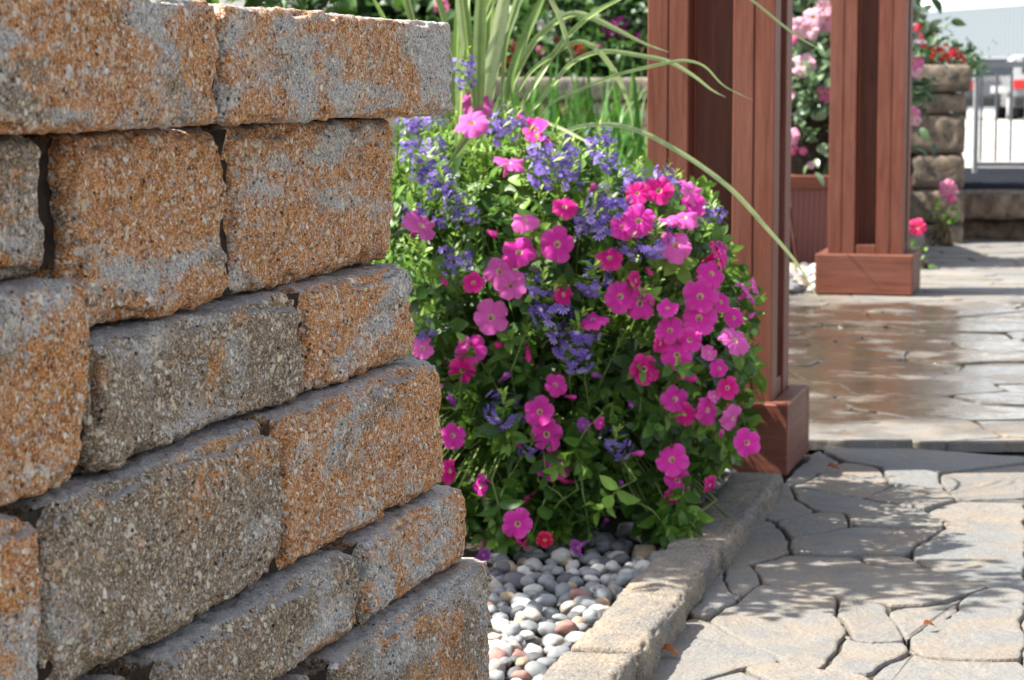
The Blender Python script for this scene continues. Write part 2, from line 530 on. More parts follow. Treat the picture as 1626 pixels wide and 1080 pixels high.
def stone_slabs(name, polys, z, gap, mat, depth=.016, seg=.022, wobble=True):
    V, Q, T = [], [], []
    for poly in polys:
        if area(poly) < 0: poly = poly[::-1]
        if area(poly) < .0015: continue
        pts = []
        for i in range(len(poly)):
            a, b = poly[i], poly[(i + 1) % len(poly)]
            k = max(1, int(math.dist(a, b) / seg))
            pts += [(a[0] + (b[0] - a[0]) * t / k, a[1] + (b[1] - a[1]) * t / k) for t in range(k)]
        for _ in range(1):            # round the corners a little
            n = len(pts)
            pts = [((pts[i - 1][0] + 2 * pts[i][0] + pts[(i + 1) % n][0]) / 4, (pts[i - 1][1] + 2 * pts[i][1] + pts[(i + 1) % n][1]) / 4) for i in range(n)]
        if wobble: pts = [(x + wob(x, y)[0], y + wob(x, y)[1]) for x, y in pts]
        n = len(pts)
        def inset(g):
            o = []
            for i in range(n):
                a, b = pts[i - 1], pts[(i + 1) % n]
                tx, ty = b[0] - a[0], b[1] - a[1]
                l = math.hypot(tx, ty) or 1
                o.append((pts[i][0] - ty / l * g, pts[i][1] + tx / l * g))
            return o
        g0 = gap * random.uniform(.6, 1.4)
        tx, ty, dz = random.gauss(0, .010), random.gauss(0, .010), random.gauss(0, .0016)
        cx, cy = sum(p[0] for p in pts) / n, sum(p[1] for p in pts) / n
        def zz(p, d): return z + dz + max(-.003, min(.003, (p[0] - cx) * tx + (p[1] - cy) * ty)) - d
        rings = [(g0, depth), (g0 + .0006, .004), (g0 + .002, .0010), (g0 + .005, 0)]
        base = len(V)
        tint = random.random()
        for g, d in rings:
            for p in inset(g):
                V.append((p[0], p[1], zz(p, d))); T.append(tint)
        for k in range(len(rings) - 1):
            for i in range(n):
                j = (i + 1) % n
                Q.append((base + k * n + i, base + k * n + j, base + (k + 1) * n + j, base + (k + 1) * n + i))
        Q.append(tuple(base + (len(rings) - 1) * n + i for i in range(n)))
    me = mesh(name, V, Q, mat, False, {'tint': T})
    return tag(obj(name, me), kind='structure')

# flagstones traced from the photograph (coordinates of an enlarged crop, origin 1000,700, scale 2.597)
TR = [
 [(615,190),(640,160),(745,45),(775,32),(872,86),(800,122),(722,170)],
 [(722,170),(800,122),(872,86),(1035,111),(1092,181),(962,242),(830,213),(645,182)],
 [(872,86),(775,32),(1000,20),(1640,60),(1640,85),(1480,105),(1280,130),(1035,111)],
 [(1035,111),(1280,130),(1302,197),(1092,181)],
 [(1280,130),(1480,105),(1640,85),(1640,235),(1350,242),(1302,197)],
 [(1092,181),(1302,197),(1350,242),(1225,287),(962,242)],
 [(1225,287),(1350,242),(1640,235),(1640,385),(1300,355),(1250,300)],
 [(645,182),(830,213),(962,242),(1225,287),(1250,300),(1300,355),(1050,362),(908,352),(880,296),(775,293),(700,243)],
 [(615,190),(645,182),(700,243),(775,293),(612,327),(545,320),(560,260)],
 [(612,327),(775,293),(880,296),(908,352),(662,398),(630,383)],
 [(545,320),(612,327),(630,383),(662,398),(655,462),(500,508),(380,510),(430,430)],
 [(662,398),(908,352),(1050,362),(1300,355),(1215,420),(1155,466),(920,466),(655,462)],
 [(1300,355),(1640,385),(1640,625),(1482,608),(1225,516),(1155,466),(1215,420)],
 [(920,466),(1155,466),(1225,516),(1060,522),(960,492)],
 [(500,508),(655,462),(920,466),(960,492),(1060,522),(1225,516),(1482,608),(1390,638),(1250,665),(1072,688),(872,642),(740,632),(545,595),(540,550)],
 [(380,510),(500,508),(540,550),(545,595),(442,655),(390,570)],
 [(380,510),(390,570),(442,655),(320,737),(240,735),(300,620)],
 [(320,737),(442,655),(545,595),(740,632),(872,642),(866,700),(898,790),(860,860),(785,945),(640,912),(535,862),(380,788)],
 [(872,642),(1072,688),(1076,745),(1140,832),(930,834),(898,790),(866,700)],
 [(1072,688),(1250,665),(1390,638),(1350,690),(1150,812),(1140,832),(1076,745)],
 [(1390,638),(1482,608),(1640,625),(1640,900),(1430,908),(1205,892),(1165,850),(1140,832),(1150,812),(1350,690)],
 [(240,735),(320,737),(380,788),(535,862),(640,912),(440,942),(290,990),(150,1090),(-120,1090),(60,900)],
 [(930,834),(1140,832),(1165,850),(1155,882),(1030,932),(968,968),(785,945),(860,860),(898,790)],
 [(1165,850),(1205,892),(1430,908),(1640,900),(1640,1090),(1060,1090),(968,968),(1030,932),(1155,882)],
 [(440,942),(640,912),(785,945),(968,968),(1060,1090),(760,1090),(590,1010)],
 [(440,942),(590,1010),(760,1090),(150,1090),(290,990)],
]
def g2(p): q = at(1000 + p[0] / 2.597, 700 + p[1] / 2.597, Z=0); return (q.x, q.y)
polys = [[g2(p) for p in t] for t in TR]
ynear = g2((0, 1090))[1]
pr = at(1000 + 1640 / 2.597, 900, Z=0)
k = pr.x / pr.y                                   # the traced field ends along x = k*y
def seeds_in(x0, x1, y0, y1, sx, sy):
    out = []
    for i in range(int((x1 - x0) / sx) + 1):
        for j in range(int((y1 - y0) / sy) + 1):
            out.append((x0 + (i + .5 * (j % 2) + random.uniform(-.33, .33)) * sx, y0 + (j + random.uniform(-.33, .33)) * sy))
    return out
side = [clip(c, (-1, k), 0) for c in voronoi(seeds_in(.4, 3.2, ynear - .3, 5.0, .34, .30), (.4, 3.2, ynear, 4.98), 1.15)]
near = voronoi(seeds_in(-.6, 3.2, .6, ynear, .34, .30), (-.6, 3.2, .6, ynear), 1.15)
stone_slabs('flagstone_paving', polys + [p for p in side + near if len(p) > 2], 0.0, .0020, M_FLAG)
terr = voronoi(seeds_in(-1.0, 4.4, 4.95, 11.9, .34, .24), (-1.0, 4.4, 5.0, 11.7), 1.4)
# the terrace front follows the line seen in the photograph
pl, prr = at(1290, 713, Z=.018), at(1626, 731, Z=.018)
dx, dy = prr.x - pl.x, prr.y - pl.y
terr = [clip(c, (dy, -dx), dy * pl.x - dx * pl.y) for c in terr]
stone_slabs('wet_terrace_paving', [c for c in terr if len(c) > 2], .014, .0024, M_WET, .022)

# ------------------------------------------------------------ foreground retaining wall, block by block
A = R(14.54)
WD, WN = Vector((math.sin(A), math.cos(A), 0)), Vector((math.cos(A), -math.sin(A), 0))
P0 = Vector(((640 - CX) / F * 2.28, 2.28, 0))
def ucoord(px, o):
    """distance along the wall of the pixel column on the face plane that stands o in front of the top course"""
    d = ray(px, 300); d = Vector((d.x, d.y, 0))
    base = P0 + WN * o
    # t*d = base + u*WD
    det = d.x * -WD.y + WD.x * d.y
    t = (base.x * -WD.y + WD.x * base.y) / det
    return (Vector((d.x, d.y, 0)) * t - base).dot(WD)
RZ = math.pi / 2 - A
bs = [0]
WALL = []
def block(px0, px1, o, z0, z1, col, label, uend=None, depth=.24, name='wall_block', r0=.015, rough=1.0, gap=.005, tilt=0.0, push=0.0):
    bs[0] += 1
    u0 = ucoord(px0, o) - (.0 if uend is None else 0)
    u1 = ucoord(px1, o) if uend is None else uend
    L = u1 - u0 - gap
    H = z1 - z0 - .003
    me = rough_block(name, (L, depth, H), bs[0], r0=r0, rough=rough)
    c = P0 + WD * ((u0 + u1) / 2) + WN * (o + push - depth / 2) + Vector((0, 0, (z0 + z1) / 2))
    ob = obj(name, me, None, c, (tilt, 0, RZ), (*col, 1))
    tag(ob, label, 'capstone' if name == 'capstone' else 'stone block', 'tumbled blocks of the stone wall')
    WALL.append(ob)
    return ob
Z0, Z1, Z2, Z3, Z4, Z5 = .718, .5845, .494, .368, .292, .158
Zl = .628
# rust, brown, lightness
block(-300, 361, .030, Z0, Z0 + .092, (.53, .46, .56), 'rust and grey capstone at the upper left of the stone wall', name='capstone', r0=.008, rough=.75, depth=.28, gap=0.021)
block(366, 727, .030, Z0, Z0 + .089, (.51, .42, .62), 'rust mottled grey capstone that overhangs the wall corner by the flowers', name='capstone', r0=.007, rough=.75, depth=.28, push=-.002, gap=0.008)
block(-260, 99, .000, Zl, Z0, (.50, .56, .54), 'brownish block at the left under the capstone, cut off by the photo edge', push=-.006, gap=0.026)
block(102, 361, .000, Z1, Z0, (.55, .48, .58), 'orange block with grey lower edge, second from the left under the capstones', push=.004, gap=0.024)
block(364, 640, .000, Z1, Z0, (.55, .42, .60), 'orange block at the wall corner, right under the overhanging capstone', push=-.004, gap=0.024)
block(-240, 150, .015, Z2, Zl, (.54, .46, .58), 'tall orange and grey block at the left edge, below the brownish block', push=.004, gap=0.03)
block(146, 486, .015, Z2, Z1, (.40, .62, .56), 'long brown block speckled white, in the second course from the top', gap=0.007)
block(488, 662, .017, Z2, Z1, (.51, .38, .66), 'short grey and orange block at the corner of the second course', push=-.002, gap=0.007)
block(-220, 74, .030, Z3, Z2, (.54, .40, .58), 'orange topped block at the lower left edge of the wall', gap=0.018)
block(66, 458, .030, Z3, Z2, (.40, .62, .55), 'largest brown grey block of the wall, with one orange patch at its right', gap=0.019)
block(444, 708, .032, Z3, Z2, (.53, .42, .62), 'orange and grey block with rounded corner beside the purple flowers', gap=0.021)
block(-60, 232, .045, Z4, Z3, (.36, .60, .45), 'mostly hidden block at the bottom left edge of the wall', gap=0.022)
block(246, 573, .045, Z4, Z3, (.40, .55, .56), 'dark grey brown block at the bottom of the wall', gap=0.021)
block(576, 750, .045, Z4, Z3, (.55, .38, .58), 'small pale block with smooth orange face at the lower wall corner', gap=0.021)
block(120, 520, .060, Z5, Z4, (.40, .55, .45), 'block at the bottom edge left of the corner block')
block(538, 786, .060, Z5, Z4, (.44, .55, .48), 'grey block at the foot of the wall corner beside the pebbles')
block(300, 812, .076, .0, Z5, (.42, .55, .45), 'lowest block of the wall, sunk among the pebbles')

# near-black strips in the open joints, standing in for their deep shade
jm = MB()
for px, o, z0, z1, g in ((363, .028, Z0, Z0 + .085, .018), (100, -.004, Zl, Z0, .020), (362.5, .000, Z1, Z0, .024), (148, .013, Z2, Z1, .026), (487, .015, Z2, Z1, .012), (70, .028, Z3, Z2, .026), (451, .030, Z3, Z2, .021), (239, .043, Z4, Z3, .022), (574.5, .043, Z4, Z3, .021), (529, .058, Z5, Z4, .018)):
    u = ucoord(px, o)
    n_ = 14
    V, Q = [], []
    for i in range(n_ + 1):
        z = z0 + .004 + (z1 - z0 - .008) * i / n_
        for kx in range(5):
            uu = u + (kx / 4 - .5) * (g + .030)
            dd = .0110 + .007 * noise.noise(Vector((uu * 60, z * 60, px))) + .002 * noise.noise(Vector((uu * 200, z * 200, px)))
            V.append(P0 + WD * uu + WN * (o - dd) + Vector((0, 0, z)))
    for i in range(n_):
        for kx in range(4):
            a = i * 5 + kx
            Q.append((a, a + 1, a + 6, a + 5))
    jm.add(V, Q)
tag(obj('joint_shade', jm.mesh('joint_shade', simple('joint_shade', (.012, .008, .005), (.045, .028, .016), 70, .95, .9, 160), True)), 'dark strips standing in for deep shade in the open joints between the wall blocks', 'soil', None, 'stuff')  # 'soil' is only the category: the strips stand in for joint shade

# ------------------------------------------------------------ kerb stones
KA = R(13.4)
kd, kn = Vector((math.sin(KA), math.cos(KA), 0)), Vector((math.cos(KA), -math.sin(KA), 0))
K0 = at(1240, 757, Z=.042)
def kpos(px, py): return (at(px, py, Z=.042) - K0).dot(kd)
us = [.055, kpos(1154, 865), kpos(1092, 946), kpos(1019, 1035), kpos(1019, 1035) - .42]
klab = ['worn grey kerb stone touching the wooden post base', 'shaded grey kerb stone in the middle of the row', 'sunlit tan kerb stone beside the pebbles', 'nearest tan kerb stone at the bottom of the photo']
for i in range(4):
    L = us[i] - us[i + 1] - .008
    me = rough_block('kerb_stone', (L, .094, .12), 40 + i, step=.004, fine_y=.09, mat=M_KERB, r0=.010, rough=.6, far=.02)
    c = K0 + kd * ((us[i] + us[i + 1]) / 2) - kn * (.047 + random.uniform(-.003, .003) - (0, -.004, .006, -.003)[i]) + Vector((0, 0, -.06 + (0, -.004, .003, -.001)[i]))
    tag(obj('kerb_stone', me, None, c, (0, 0, math.pi / 2 - KA)), klab[i], 'kerb stone', 'kerb stones along the pebble bed')

# ------------------------------------------------------------ pebbles
def ico(sub):
    import bmesh
    bm = bmesh.new()
    bmesh.ops.create_icosphere(bm, subdivisions=sub, radius=1)
    V = np.array([v.co[:] for v in bm.verts]); Fc = [[v.index for v in f.verts] for f in bm.faces]
    bm.free()
    return V, Fc
IV, IF = ico(3)
pebm = []
for i in range(9):
    ax = np.array([1, random.uniform(.68, .92), random.uniform(.48, .72)])
    V = []
    for p in IV:
        q = Vector(p) + Vector((i * 5.1, 0, 0))
        V.append(np.array(p) * ax * (1 + .22 * noise.noise(q * 1.1) + .10 * noise.noise(q * 2.3)))
    pebm.append(mesh('pebble', np.array(V), IF, M_PEB, True))
PC = [('white', (.62, .60, .56), 'white rounded pebble in the gravel strip beside the kerb'), ('grey', (.26, .275, .285), 'blue grey pebble in the gravel strip beside the kerb'),
      ('tan', (.42, .32, .22), 'tan pebble in the gravel strip beside the kerb'), ('rose', (.36, .20, .17), 'reddish brown pebble in the gravel strip beside the kerb'),
      ('dark', (.13, .13, .14), 'dark slate pebble in the gravel strip beside the kerb'), ('pale', (.50, .44, .38), 'pale pinkish pebble in the gravel strip beside the kerb')]
placed = []
def pebble(x, y, z, r, far=False):
    nm, c, lb = random.choices(PC, (.30, .33, .10, .05, .13, .09))[0]
    if far: lb = lb.replace('in the gravel strip beside the kerb', 'in the far gravel between the two wooden posts')
    j = random.uniform(.8, 1.15)
    o = obj('pebble', random.choice(pebm), None, (x, y, z), (random.gauss(0, .3), random.gauss(0, .3), random.uniform(0, 6.28)), (c[0] * j, c[1] * j, c[2] * j, 1))
    o.scale = (r, r, r)
    tag(o, lb, 'pebble', ('far ' if far else '') + 'pebbles in the gravel')
PEBS = []
def kerb_left(y):
    p = K0 - kn * .096
    return p.x + (y - p.y) * math.tan(KA)
for layer, (tries, zb) in enumerate(((6000, .002), (1200, .013))):
    cnt = 0
    for _ in range(tries):
        y = 2.86 + 1.75 * random.random() ** 1.5
        x = kerb_left(y) - .012 - random.random() * (.30 if y < 4.0 else .10)
        r = random.uniform(.0095, .0200) * (1.15 if random.random() < .2 else 1)
        if any((x - a) ** 2 + (y - b) ** 2 < (.80 * (r + c)) ** 2 for a, b, c, l in placed if l == layer): continue
        if y < 3.0 and x < -.02: continue
        placed.append((x, y, r, layer))
        if layer == 1 and cnt > 60: continue
        ux, uy = project((x, y, .01))
        if ux < 770 or uy > 1105 or (uy < 835 and ux < 1060): continue
        cnt += 1
        PEBS.append((x, y, zb + random.uniform(-.004, .006), r))
PEBS.sort(key=lambda q: -q[3] / q[1])
for q in PEBS[:262]: pebble(*q)
V, Q, T = [], [], []
for x, y, z, r in PEBS[262:]:
    src = random.choice(pebm); b = len(V)
    rot = Matrix.Rotation(random.uniform(0, 6.28), 3, 'Z') @ Matrix.Rotation(random.gauss(0, .3), 3, 'X')
    V += [rot @ v.co * r + Vector((x, y, z)) for v in src.vertices]
    Q += [tuple(i + b for i in p.vertices) for p in src.polygons]
if V:
    o = obj('gravel', mesh('gravel', V, Q, M_PEB, True), None, None, None, (.27, .275, .28, 1))
    tag(o, 'small grey gravel filling the gaps between the larger pebbles beside the kerb', 'gravel', None, 'stuff')
fp = []
for _ in range(160):
    y = random.uniform(8.55, 9.6); x = at(1245 + random.random() * 60, 430, Y=y).x
    r = random.uniform(.02, .035)
    if any((x - a) ** 2 + (y - b) ** 2 < (.8 * (r + c)) ** 2 for a, b, c in fp): continue
    fp.append((x, y, r)); pebble(x, y, .03, r, True)

# ------------------------------------------------------------ pergola posts
PA = R(14.2)
pe, pw = Vector((math.cos(PA), -math.sin(PA), 0)), Vector((math.sin(PA), math.cos(PA), 0))
def post(corner, mem, gap, zb, label):
    W = 2 * mem + gap
    B = W + .076
    c = corner - pe * (B / 2) + pw * (B / 2)
    t = empty('pergola_post', (c.x, c.y, zb), label, 'post', 'red brown pergola posts', -PA)
    H = 2.7
    for sx in (-1, 1):
        for sy in (-1, 1):
            m = MB()
            # each corner post is laminated from two planks with a fine seam
            x = sx * (W / 2 - mem / 2)
            m.box((x - mem * .249, sy * (W / 2 - mem / 2), H / 2), (mem * .498, mem, H - .004), None, .0018)
            m.box((x + mem * .249, sy * (W / 2 - mem / 2) , H / 2), (mem * .498, mem - .003, H - .004), None, .0018)
            obj('corner_post', m.mesh('corner_post', M_WOOD), t)
    for ax in range(4):
        m = MB()
        d = W / 2 - mem * 1.12
        rot = Matrix.Rotation(ax * math.pi / 2, 3, 'Z')
        m.box(rot @ Vector((0, -d, H / 2)), (gap - .004, .02, H - .02), rot)
        obj('recessed_board', m.mesh('recessed_board', M_WOOD), t)
        m = MB()
        m.box(rot @ Vector((0, -W / 2 + .022, .085)), (gap - .003, .036, .17), rot, .002)
        obj('foot_block', m.mesh('foot_block', M_WOOD), t)
        m = MB()
        long = ax % 2 == 0
        # boards stand on edge around the foot: two full length, two butted between
        ln = B if long else B - .0762
        rl = Matrix.Rotation(math.pi / 2, 3, 'Y')
        V0 = MB(); V0.box((0, 0, 0), (.138, .0375, ln), None, .003)
        for q in range(len(V0.v)):
            p = Vector(V0.v[q])
            V0.v[q] = tuple(rot @ (Vector((p.z, p.y, p.x)) + Vector((0, -B / 2 + .019, .070))))
        V0.f = [f[::-1] for f in V0.f]
        me = V0.mesh('base_board', M_WOOD_H if True else M_WOOD)
        obj('base_board', me, t)
    return t
def wood_h():
    m = M_WOOD.copy(); m.name = 'stained_wood_boards'
    for n in m.node_tree.nodes:
        if n.type == 'MAPPING':
            sc = n.inputs['Scale'].default_value
            sc[0], sc[1], sc[2] = sc[2], sc[2], 1
    return m
M_WOOD_H = wood_h()
c1 = at(1250, 757, Z=0)
post(Vector((c1.x, c1.y, 0)), .080, .086, 0.0, 'nearer red brown timber post rising behind the pink petunias')
c2 = at(1448, 470, Z=.018)
post(Vector((c2.x, c2.y, 0)), .092, .074, .018, 'farther red brown timber post standing on the terrace by the potted mandevilla')

# ------------------------------------------------------------ leaves and flowers
def frames(nrm, up, roll=None):
    """N x 3 x 3 matrices whose columns are (side, along, normal): along follows `up`, normal stays near `nrm`"""
    a = up / np.linalg.norm(up, axis=1, keepdims=True)
    s = np.cross(a, nrm); s /= np.linalg.norm(s, axis=1, keepdims=True) + 1e-9
    n = np.cross(s, a)
    return np.stack([s, a, n], axis=2)

def inst(tV, tF, mats, locs, scales, tints):
    """copies of a template as arrays"""
    N, k = len(locs), len(tV)
    V = np.einsum('nij,kj->nki', mats, tV) * scales[:, None, None] + locs[:, None, :]
    Fc = []
    for i in range(N):
        b = i * k
        Fc += [tuple(b + q for q in f) for f in tF]
    T = np.repeat(tints, k)
    return V.reshape(-1, 3), Fc, T

def leaf_template(wd, fold=.18, curl=.22, tipw=.62, basew=.8):
    V, Fc = [], []
    st = [(0, 0.06), (.22, basew), (.5, 1.0), (.78, tipw), (1, 0.02)]
    for t, q in st:
        z = -curl * t * t
        x = wd / 2 * q
        V += [(-x, t, z + fold * x * 1.4), (0, t, z), (x, t, z + fold * x * 1.4)]
    for i in range(4):
        a = i * 3
        Fc += [(a, a + 1, a + 4, a + 3), (a + 1, a + 2, a + 5, a + 4)]
    return np.array(V), Fc
PLEAF = leaf_template(.56)
SLEAF = leaf_template(.30, .1, .15, .8, .5)
HLEAF = leaf_template(.55, .2, .3)

SIL = [(540,190),(640,180),(700,172),(760,160),(800,180),(860,195),(930,215),(985,250),(1060,270),(1115,276),(1150,312),(1162,372),(1195,430),(1214,480),(1214,560),(1200,640),(1203,700),(1165,745),(1135,772),(1092,790),
       (1110,868),(1040,876),(975,868),(930,882),(865,898),(780,915),(690,920),(540,920)]
def inside(x, y, P):
    r = False
    for i in range(len(P)):
        (x0, y0), (x1, y1) = P[i - 1], P[i]
        if (y0 > y) != (y1 > y) and x < x0 + (y - y0) / (y1 - y0) * (x1 - x0): r = not r
    return r
class Surf:
    """rounded heap of the planted bowl, squarer below where it trails to the ground"""
    C = np.array([.06, 4.29, .35]); a, b, c = .40, .49, .365
    @staticmethod
    def pt(d):
        e = np.where(d[:, 2:3] < 0, 4.0, 2.5)
        v = np.abs(d / np.array([Surf.a, Surf.b, Surf.c])) ** e
        t = v.sum(-1, keepdims=True) ** (-1 / e)
        return Surf.C + d * t
    @staticmethod
    def nrm(p):
        q = (p - Surf.C) / np.array([Surf.a, Surf.b, Surf.c]) ** 1.0
        n = np.sign(q) * np.abs(q) ** 1.4 / np.array([Surf.a, Surf.b, Surf.c])
        return n / (np.linalg.norm(n, axis=-1, keepdims=True) + 1e-9)
    @staticmethod
    def front(px, py):
        """the point of the heap seen at a pixel; outside its outline the nearest rim point at the heap's middle depth"""
        d = ray(px, py); o = Vector((0, 0, EYE)); best = None
        for i in range(160):
            Y = 3.85 + i * .0035
            p = o + d * (Y / d.y)
            e = 4.0 if p.z < Surf.C[2] else 2.5
            v = sum(abs((p[j] - Surf.C[j]) / (Surf.a, Surf.b, Surf.c)[j]) ** e for j in range(3))
            if best is None or v < best[0] - 1e-6: best = (v, p.copy())
            if v <= 1: return p
        return best[1]

def shoots(n, seed, cond=None, top_bias=0.0):
    g = np.random.default_rng(seed)
    d = g.normal(size=(n * 6, 3))
    d[:, 1] -= .45 * np.abs(d[:, 1])
    d[:, 2] += top_bias
    d[::4, 2] -= .9; d[::4, 1] -= .6
    d /= np.linalg.norm(d, axis=1, keepdims=True)
    p = Surf.pt(d)
    p = Surf.C + (p - Surf.C) * g.uniform(.78, 1.02, size=(len(d), 1))
    # ragged outline, within the outline the mound has from the front
    p += np.array([[noise.noise(Vector(q) * 6.0) * .04, noise.noise(Vector(q) * 6.0 + Vector((9, 0, 0))) * .04, noise.noise(Vector(q) * 6.0 + Vector((0, 9, 0))) * .04] for q in p])
    keep = np.array([inside(x_, y_, SIL) for x_, y_ in (project(q) for q in p)]) & (p[:, 2] > .012)
    if cond is not None: keep &= cond(p)
    # shoots stand in tufts with gaps between them
    tuft = np.array([noise.noise(Vector(q) * 9.0 + Vector((seed, 0, 3))) for q in p])
    keep &= (tuft > -.16) | (p[:, 2] > .56)
    p = p[keep][:n]
    p[::6] = Surf.C + (p[::6] - Surf.C) * .78
    return p, g

def petunia_foliage(p, g, per=9, size=(.032, .054)):
    L, Nn, Up, S, T = [], [], [], [], []
    stems = MB()
    nn = Surf.nrm(p)
    for q, n in zip(p, nn):
        ax = n * .9 + np.array([0, 0, -.15 + .5 * g.random()]) + g.normal(size=3) * .35
        ax /= np.linalg.norm(ax)
        ln = g.uniform(.04, .075)
        sgn = g.random() * 6.28
        e1 = np.cross(ax, [0.3, .2, 1.0]); e1 /= np.linalg.norm(e1)
        e2 = np.cross(ax, e1)
        q = q - ax * .012
        st = q - ax * ln
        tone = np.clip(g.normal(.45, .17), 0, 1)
        stems.tube([np.array([Surf.C[0] + (q[0] - Surf.C[0]) * .25, Surf.C[1], .24]), st - ax * .05 - np.array([0, 0, .02]), st, q], [.002, .0018, .0016, .001], 4)
        for i in range(per):
            f = i / (per - 1)
            th = sgn + i * 2.4
            rad = e1 * math.cos(th) + e2 * math.sin(th)
            open_ = 1.15 - .75 * f
            al = rad * open_ + ax * (1.1 - open_ + .15) + np.array([0, 0, -.10])
            L.append(st + ax * ln * f); Up.append(al)
            Nn.append(ax * 1.0 - rad * .3 + np.array([0, 0, .35]) + g.normal(size=3) * .25)
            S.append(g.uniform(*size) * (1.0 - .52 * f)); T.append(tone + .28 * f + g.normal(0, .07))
    L, Up, Nn, S, T = map(np.array, (L, Up, Nn, S, T))
    V, Fc, TT = inst(PLEAF[0], PLEAF[1], frames(Nn, Up), L, S, T)
    return V, Fc, TT, stems

def petunia_mesh(seed, fl=0.0):
    """five-lobed ruffled funnel facing +z, radius 1, with tube behind"""
    g = random.Random(seed)
    n = 60
    rr = [.03, .10, .15, .20, .32, .48, .64, .78, .90, 1.0]
    V, Fc, rad, ang = [], [], [], []
    ph = [g.uniform(0, 6.28) for _ in range(4)]
    lob = [g.uniform(.94, 1.06) for _ in range(5)]
    for r in rr:
        for k in range(n):
            a = 2 * math.pi * k / n
            l5 = lob[int(((a / (2 * math.pi)) * 5 + .5)) % 5]
            notch = abs(math.cos(2.5 * a))
            R_ = 1 - (.15 * (1 - notch) ** 3.0) * r ** 3
            R_ *= 1 + (l5 - 1) * r
            pt = 1 + .025 * math.cos(5 * a) * r
            z = -.55 * max(0, (.17 - r) / .17) ** .8 + .22 * r - .24 * r ** 3 * (1 + fl)
            z += r ** 2 * (.06 * math.sin(5 * a + ph[0]) + .10 * math.sin(3 * a + ph[1]) + .085 * math.sin(10 * a + ph[2]) * r ** 1.5 + .05 * math.sin(17 * a + ph[0]) * r ** 3 + .13 * math.sin(2 * a + ph[3]))
            z -= .10 * r * (1 - abs(math.cos(2.5 * a))) ** 2.5
            V.append((r * R_ * pt * math.cos(a), r * R_ * pt * math.sin(a), z)); rad.append(r); ang.append(a)
    for i in range(len(rr) - 1):
        for k in range(n):
            j = (k + 1) % n
            Fc.append((i * n + k, i * n + j, (i + 1) * n + j, (i + 1) * n + k))
    # tube behind the face
    b = len(V)
    for q, (r, z) in enumerate([(.30, -.02), (.20, -.30), (.13, -.62), (.08, -.95)]):
        for k in range(12):
            a = 2 * math.pi * k / 12
            V.append((r * math.cos(a), r * math.sin(a), z - .06)); rad.append(.5); ang.append(a)
    for i in range(3):
        for k in range(12):
            j = (k + 1) % 12
            Fc.append((b + i * 12 + k, b + (i + 1) * 12 + k, b + (i + 1) * 12 + j, b + i * 12 + j))
    return mesh('flower', V, Fc, M_PETAL, True, {'rad': rad, 'ang': ang})
PF = [petunia_mesh(s, f) for s, f in ((1, 0), (2, .3), (3, -.4), (4, .8), (5, 0.1), (6, -.8))]
def calyx_mesh():
    m = MB()
    T = PLEAF
    L, U, Nn = [], [], []
    for k in range(5):
        a = k * 2 * math.pi / 5
        L.append((0, 0, -1.0)); U.append((math.cos(a) * .55, math.sin(a) * .55, .75)); Nn.append((-math.cos(a), -math.sin(a), .5))
    V, Fc, TT = inst(SLEAF[0], SLEAF[1], frames(np.array(Nn, float), np.array(U)), np.array(L, float), np.full(5, .5), np.full(5, .6))
    return mesh('calyx', V, Fc, M_PLEAF, True, {'tint': TT})
CAL = calyx_mesh()
PINK = {'p': (.80, .040, .43), 'h': (.76, .014, .27), 'l': (.82, .14, .52), 'v': (.36, .07, .40), 'r': (.70, .008, .06)}
